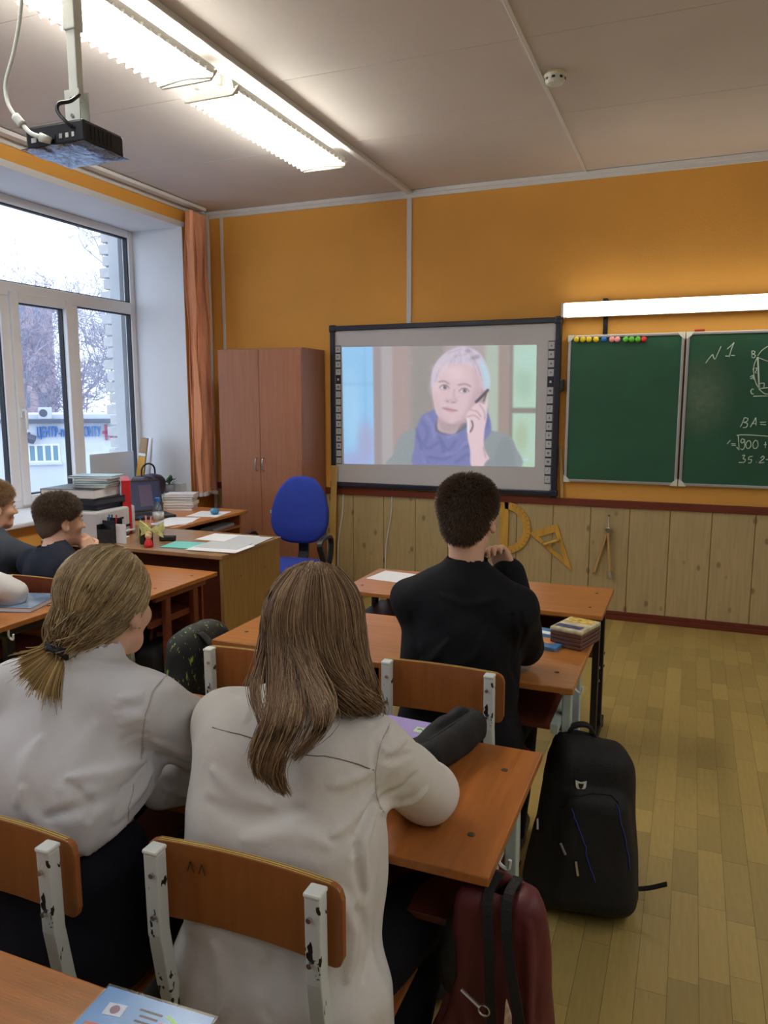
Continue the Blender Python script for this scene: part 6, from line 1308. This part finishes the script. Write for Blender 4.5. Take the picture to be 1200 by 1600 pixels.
mb2 = thing('tote_bag', 'maroon drawstring bag with black straps hanging from the girls desk', 'bag', (-.292, 1.262, 0)); mar = M('maroon_nylon', (88, 28, 34), .55, var=.08, scale=10, bump=.1, bscale=30)
S = SDF((-.16,-.14,.08), (.16,.14,.70), .006); S.rbox((.01,0,.40), (.098,.055,.262), .030, 0, taper=-.24); S.ell((-.02,-.02,.26), (.10,.06,.15), .05); S.ell((.0,.0,.62), (.05,.022,.07), .02, op='-'); V, Q = S.mesh(2)
V = folds(V, Q, [((.05,-.06,.60),(.0,-.06,.44),-.014,.014),((-.03,-.06,.62),(-.05,-.06,.46),.012,.012),((-.07,-.06,.50),(-.02,-.07,.38),.010,.014),((.03,-.06,.55),(.02,-.07,.30),-.010,.012),((-.05,-.06,.40),(.0,-.07,.30),-.010,.012),((.06,-.05,.5),(.05,-.06,.25),.008,.012),((-.06,-.06,.32),(.0,-.07,.24),.014,.016),((.075,-.05,.63),(.085,-.05,.36),.014,.012),((.045,-.06,.62),(.07,-.06,.40),-.012,.010),((-.06,-.06,.60),(-.08,-.05,.40),-.012,.012),((.01,-.06,.36),(.06,-.06,.22),.012,.012)], .0065, (34,34,10), 5); link('bag_body', np_mesh('bag_body', V, Q), mar, mb2, smooth=True)
S = SDF((-.16,-.14,.08), (.16,.14,.70), .007); S.ell((-.066,-.012,.52), (.030,.050,.095), 0); V, Q = S.mesh(2); link('side_panel', np_mesh('side_panel', folds(V, Q, (), .004, (30,30,20), 3), Q), blk_cloth2, mb2, smooth=True)
for x_ in (0.0, .035): MB().strap(crom([(x_+.005,.02,.667),(x_+.0,-.045,.66),(x_+.012,-.078,.58),(x_+.024+.015*(x_ > 0),-.090,.45-.03*(x_ == 0)),(x_+.03,-.094,.40+.05*(x_ > 0))], 5), .018, .004, (1,.1,0)).build('strap', blk_cloth2, mb2)
MB().tube(crom([(-.035,-.088,.50),(-.01,-.09,.485),(.0,-.09,.478)], 4), .0036, 6).tube([(.008+.010*math.cos(a), -.09, .474+.010*math.sin(a)) for a in np.linspace(0,2*PI,12,endpoint=False)], .0018, 5, closed=True).build('key_ring', mat['steel'], mb2)
MB().prism([(.045,.50),(.055,.47),(.055,.40),(.047,.385),(.042,.43)], -.086, -.078, lambda u,v,w: (u,w,v)).build('printed_tag', M('white_red_print', (214, 180, 160), .6, var=.6, scale=60), mb2)
cm = M('speckled_camouflage', (14, 15, 15), .7); N_, L2_ = cm.node_tree.nodes, cm.node_tree.links; tc = N_.new('ShaderNodeTexCoord'); mp = N_.new('ShaderNodeMapping'); mp.inputs['Scale'].default_value = (60, 60, 14); mp.inputs['Rotation'].default_value = (.5,.4,0); nz = N_.new('ShaderNodeTexNoise'); nz.inputs['Scale'].default_value = 1.6; nz.inputs['Detail'].default_value = 2
rp_ = N_.new('ShaderNodeValToRGB'); rp_.color_ramp.elements[0].position = .62; rp_.color_ramp.elements[1].position = .68; rp_.color_ramp.elements[0].color = (*lin((14,15,15)),1); rp_.color_ramp.elements[1].color = (*lin((136,158,66)),1); L2_.new(tc.outputs['Object'], mp.inputs['Vector']); L2_.new(mp.outputs['Vector'], nz.inputs['Vector']); L2_.new(nz.outputs['Fac'], rp_.inputs['Fac']); L2_.new(rp_.outputs['Color'], N_['Principled BSDF'].inputs['Base Color'])
cb3 = thing('backpack', 'black backpack speckled with yellow green streaks behind the empty chair', 'backpack', (-1.585, 2.17, 0)); S = SDF((-.16,-.2,.2), (.16,.2,.80), .008); S.rbox((0,0,.51), (.082,.15,.24), .075, 0, taper=-.15); S.rbox((-.02,-.10,.44), (.07,.08,.15), .05, .02); V, Q = S.mesh(2); link('bag_body', np_mesh('bag_body', folds(V, Q, (), .004, (22,22,22), 8), Q), cm, cb3, smooth=True)
MB().strap(crom([(.02,-.05,.735),(.05,-.05,.735),(.09,-.05,.70)], 4), .03, .005, (0,1,0)).build('hanging_loop', blk_cloth2, cb3)
def floor_bag(label, x, y, w, d, h_, m, rz=0, z0=0.0):
    t = thing('bag', label, 'bag', (x, y, z0), rz); S = SDF((-w,-d,-.01), (w,d,h_*1.3), .009); S.rbox((0,0,h_/2), (w/2*1.0,d/2,h_/2), min(w,d,h_)*.36, 0, taper=-.15); S.cut((0,0,.002), (0,0,-1), .01); V, Q = S.mesh(2); link('bag_body', np_mesh('bag_body', folds(V, Q, (), .006, (20,20,20), 6), Q), m, t, smooth=True)
    MB().strap(crom([(-w*.2,0,h_*.98),(-w*.12,0,h_*1.14),(w*.12,0,h_*1.14),(w*.2,0,h_*.98)], 4), .025, .005, (0,1,0)).build('handle', blk_cloth2, t)
floor_bag('dark grey bag on the floor under the girls desk', -.62, 1.72, .26, .20, .27, M('charcoal_cloth', (44, 44, 46), .8), .3)
floor_bag('black bag under the end of the boys window row desk', -2.28, 2.83, .18, .30, .42, blk_cloth, .1)
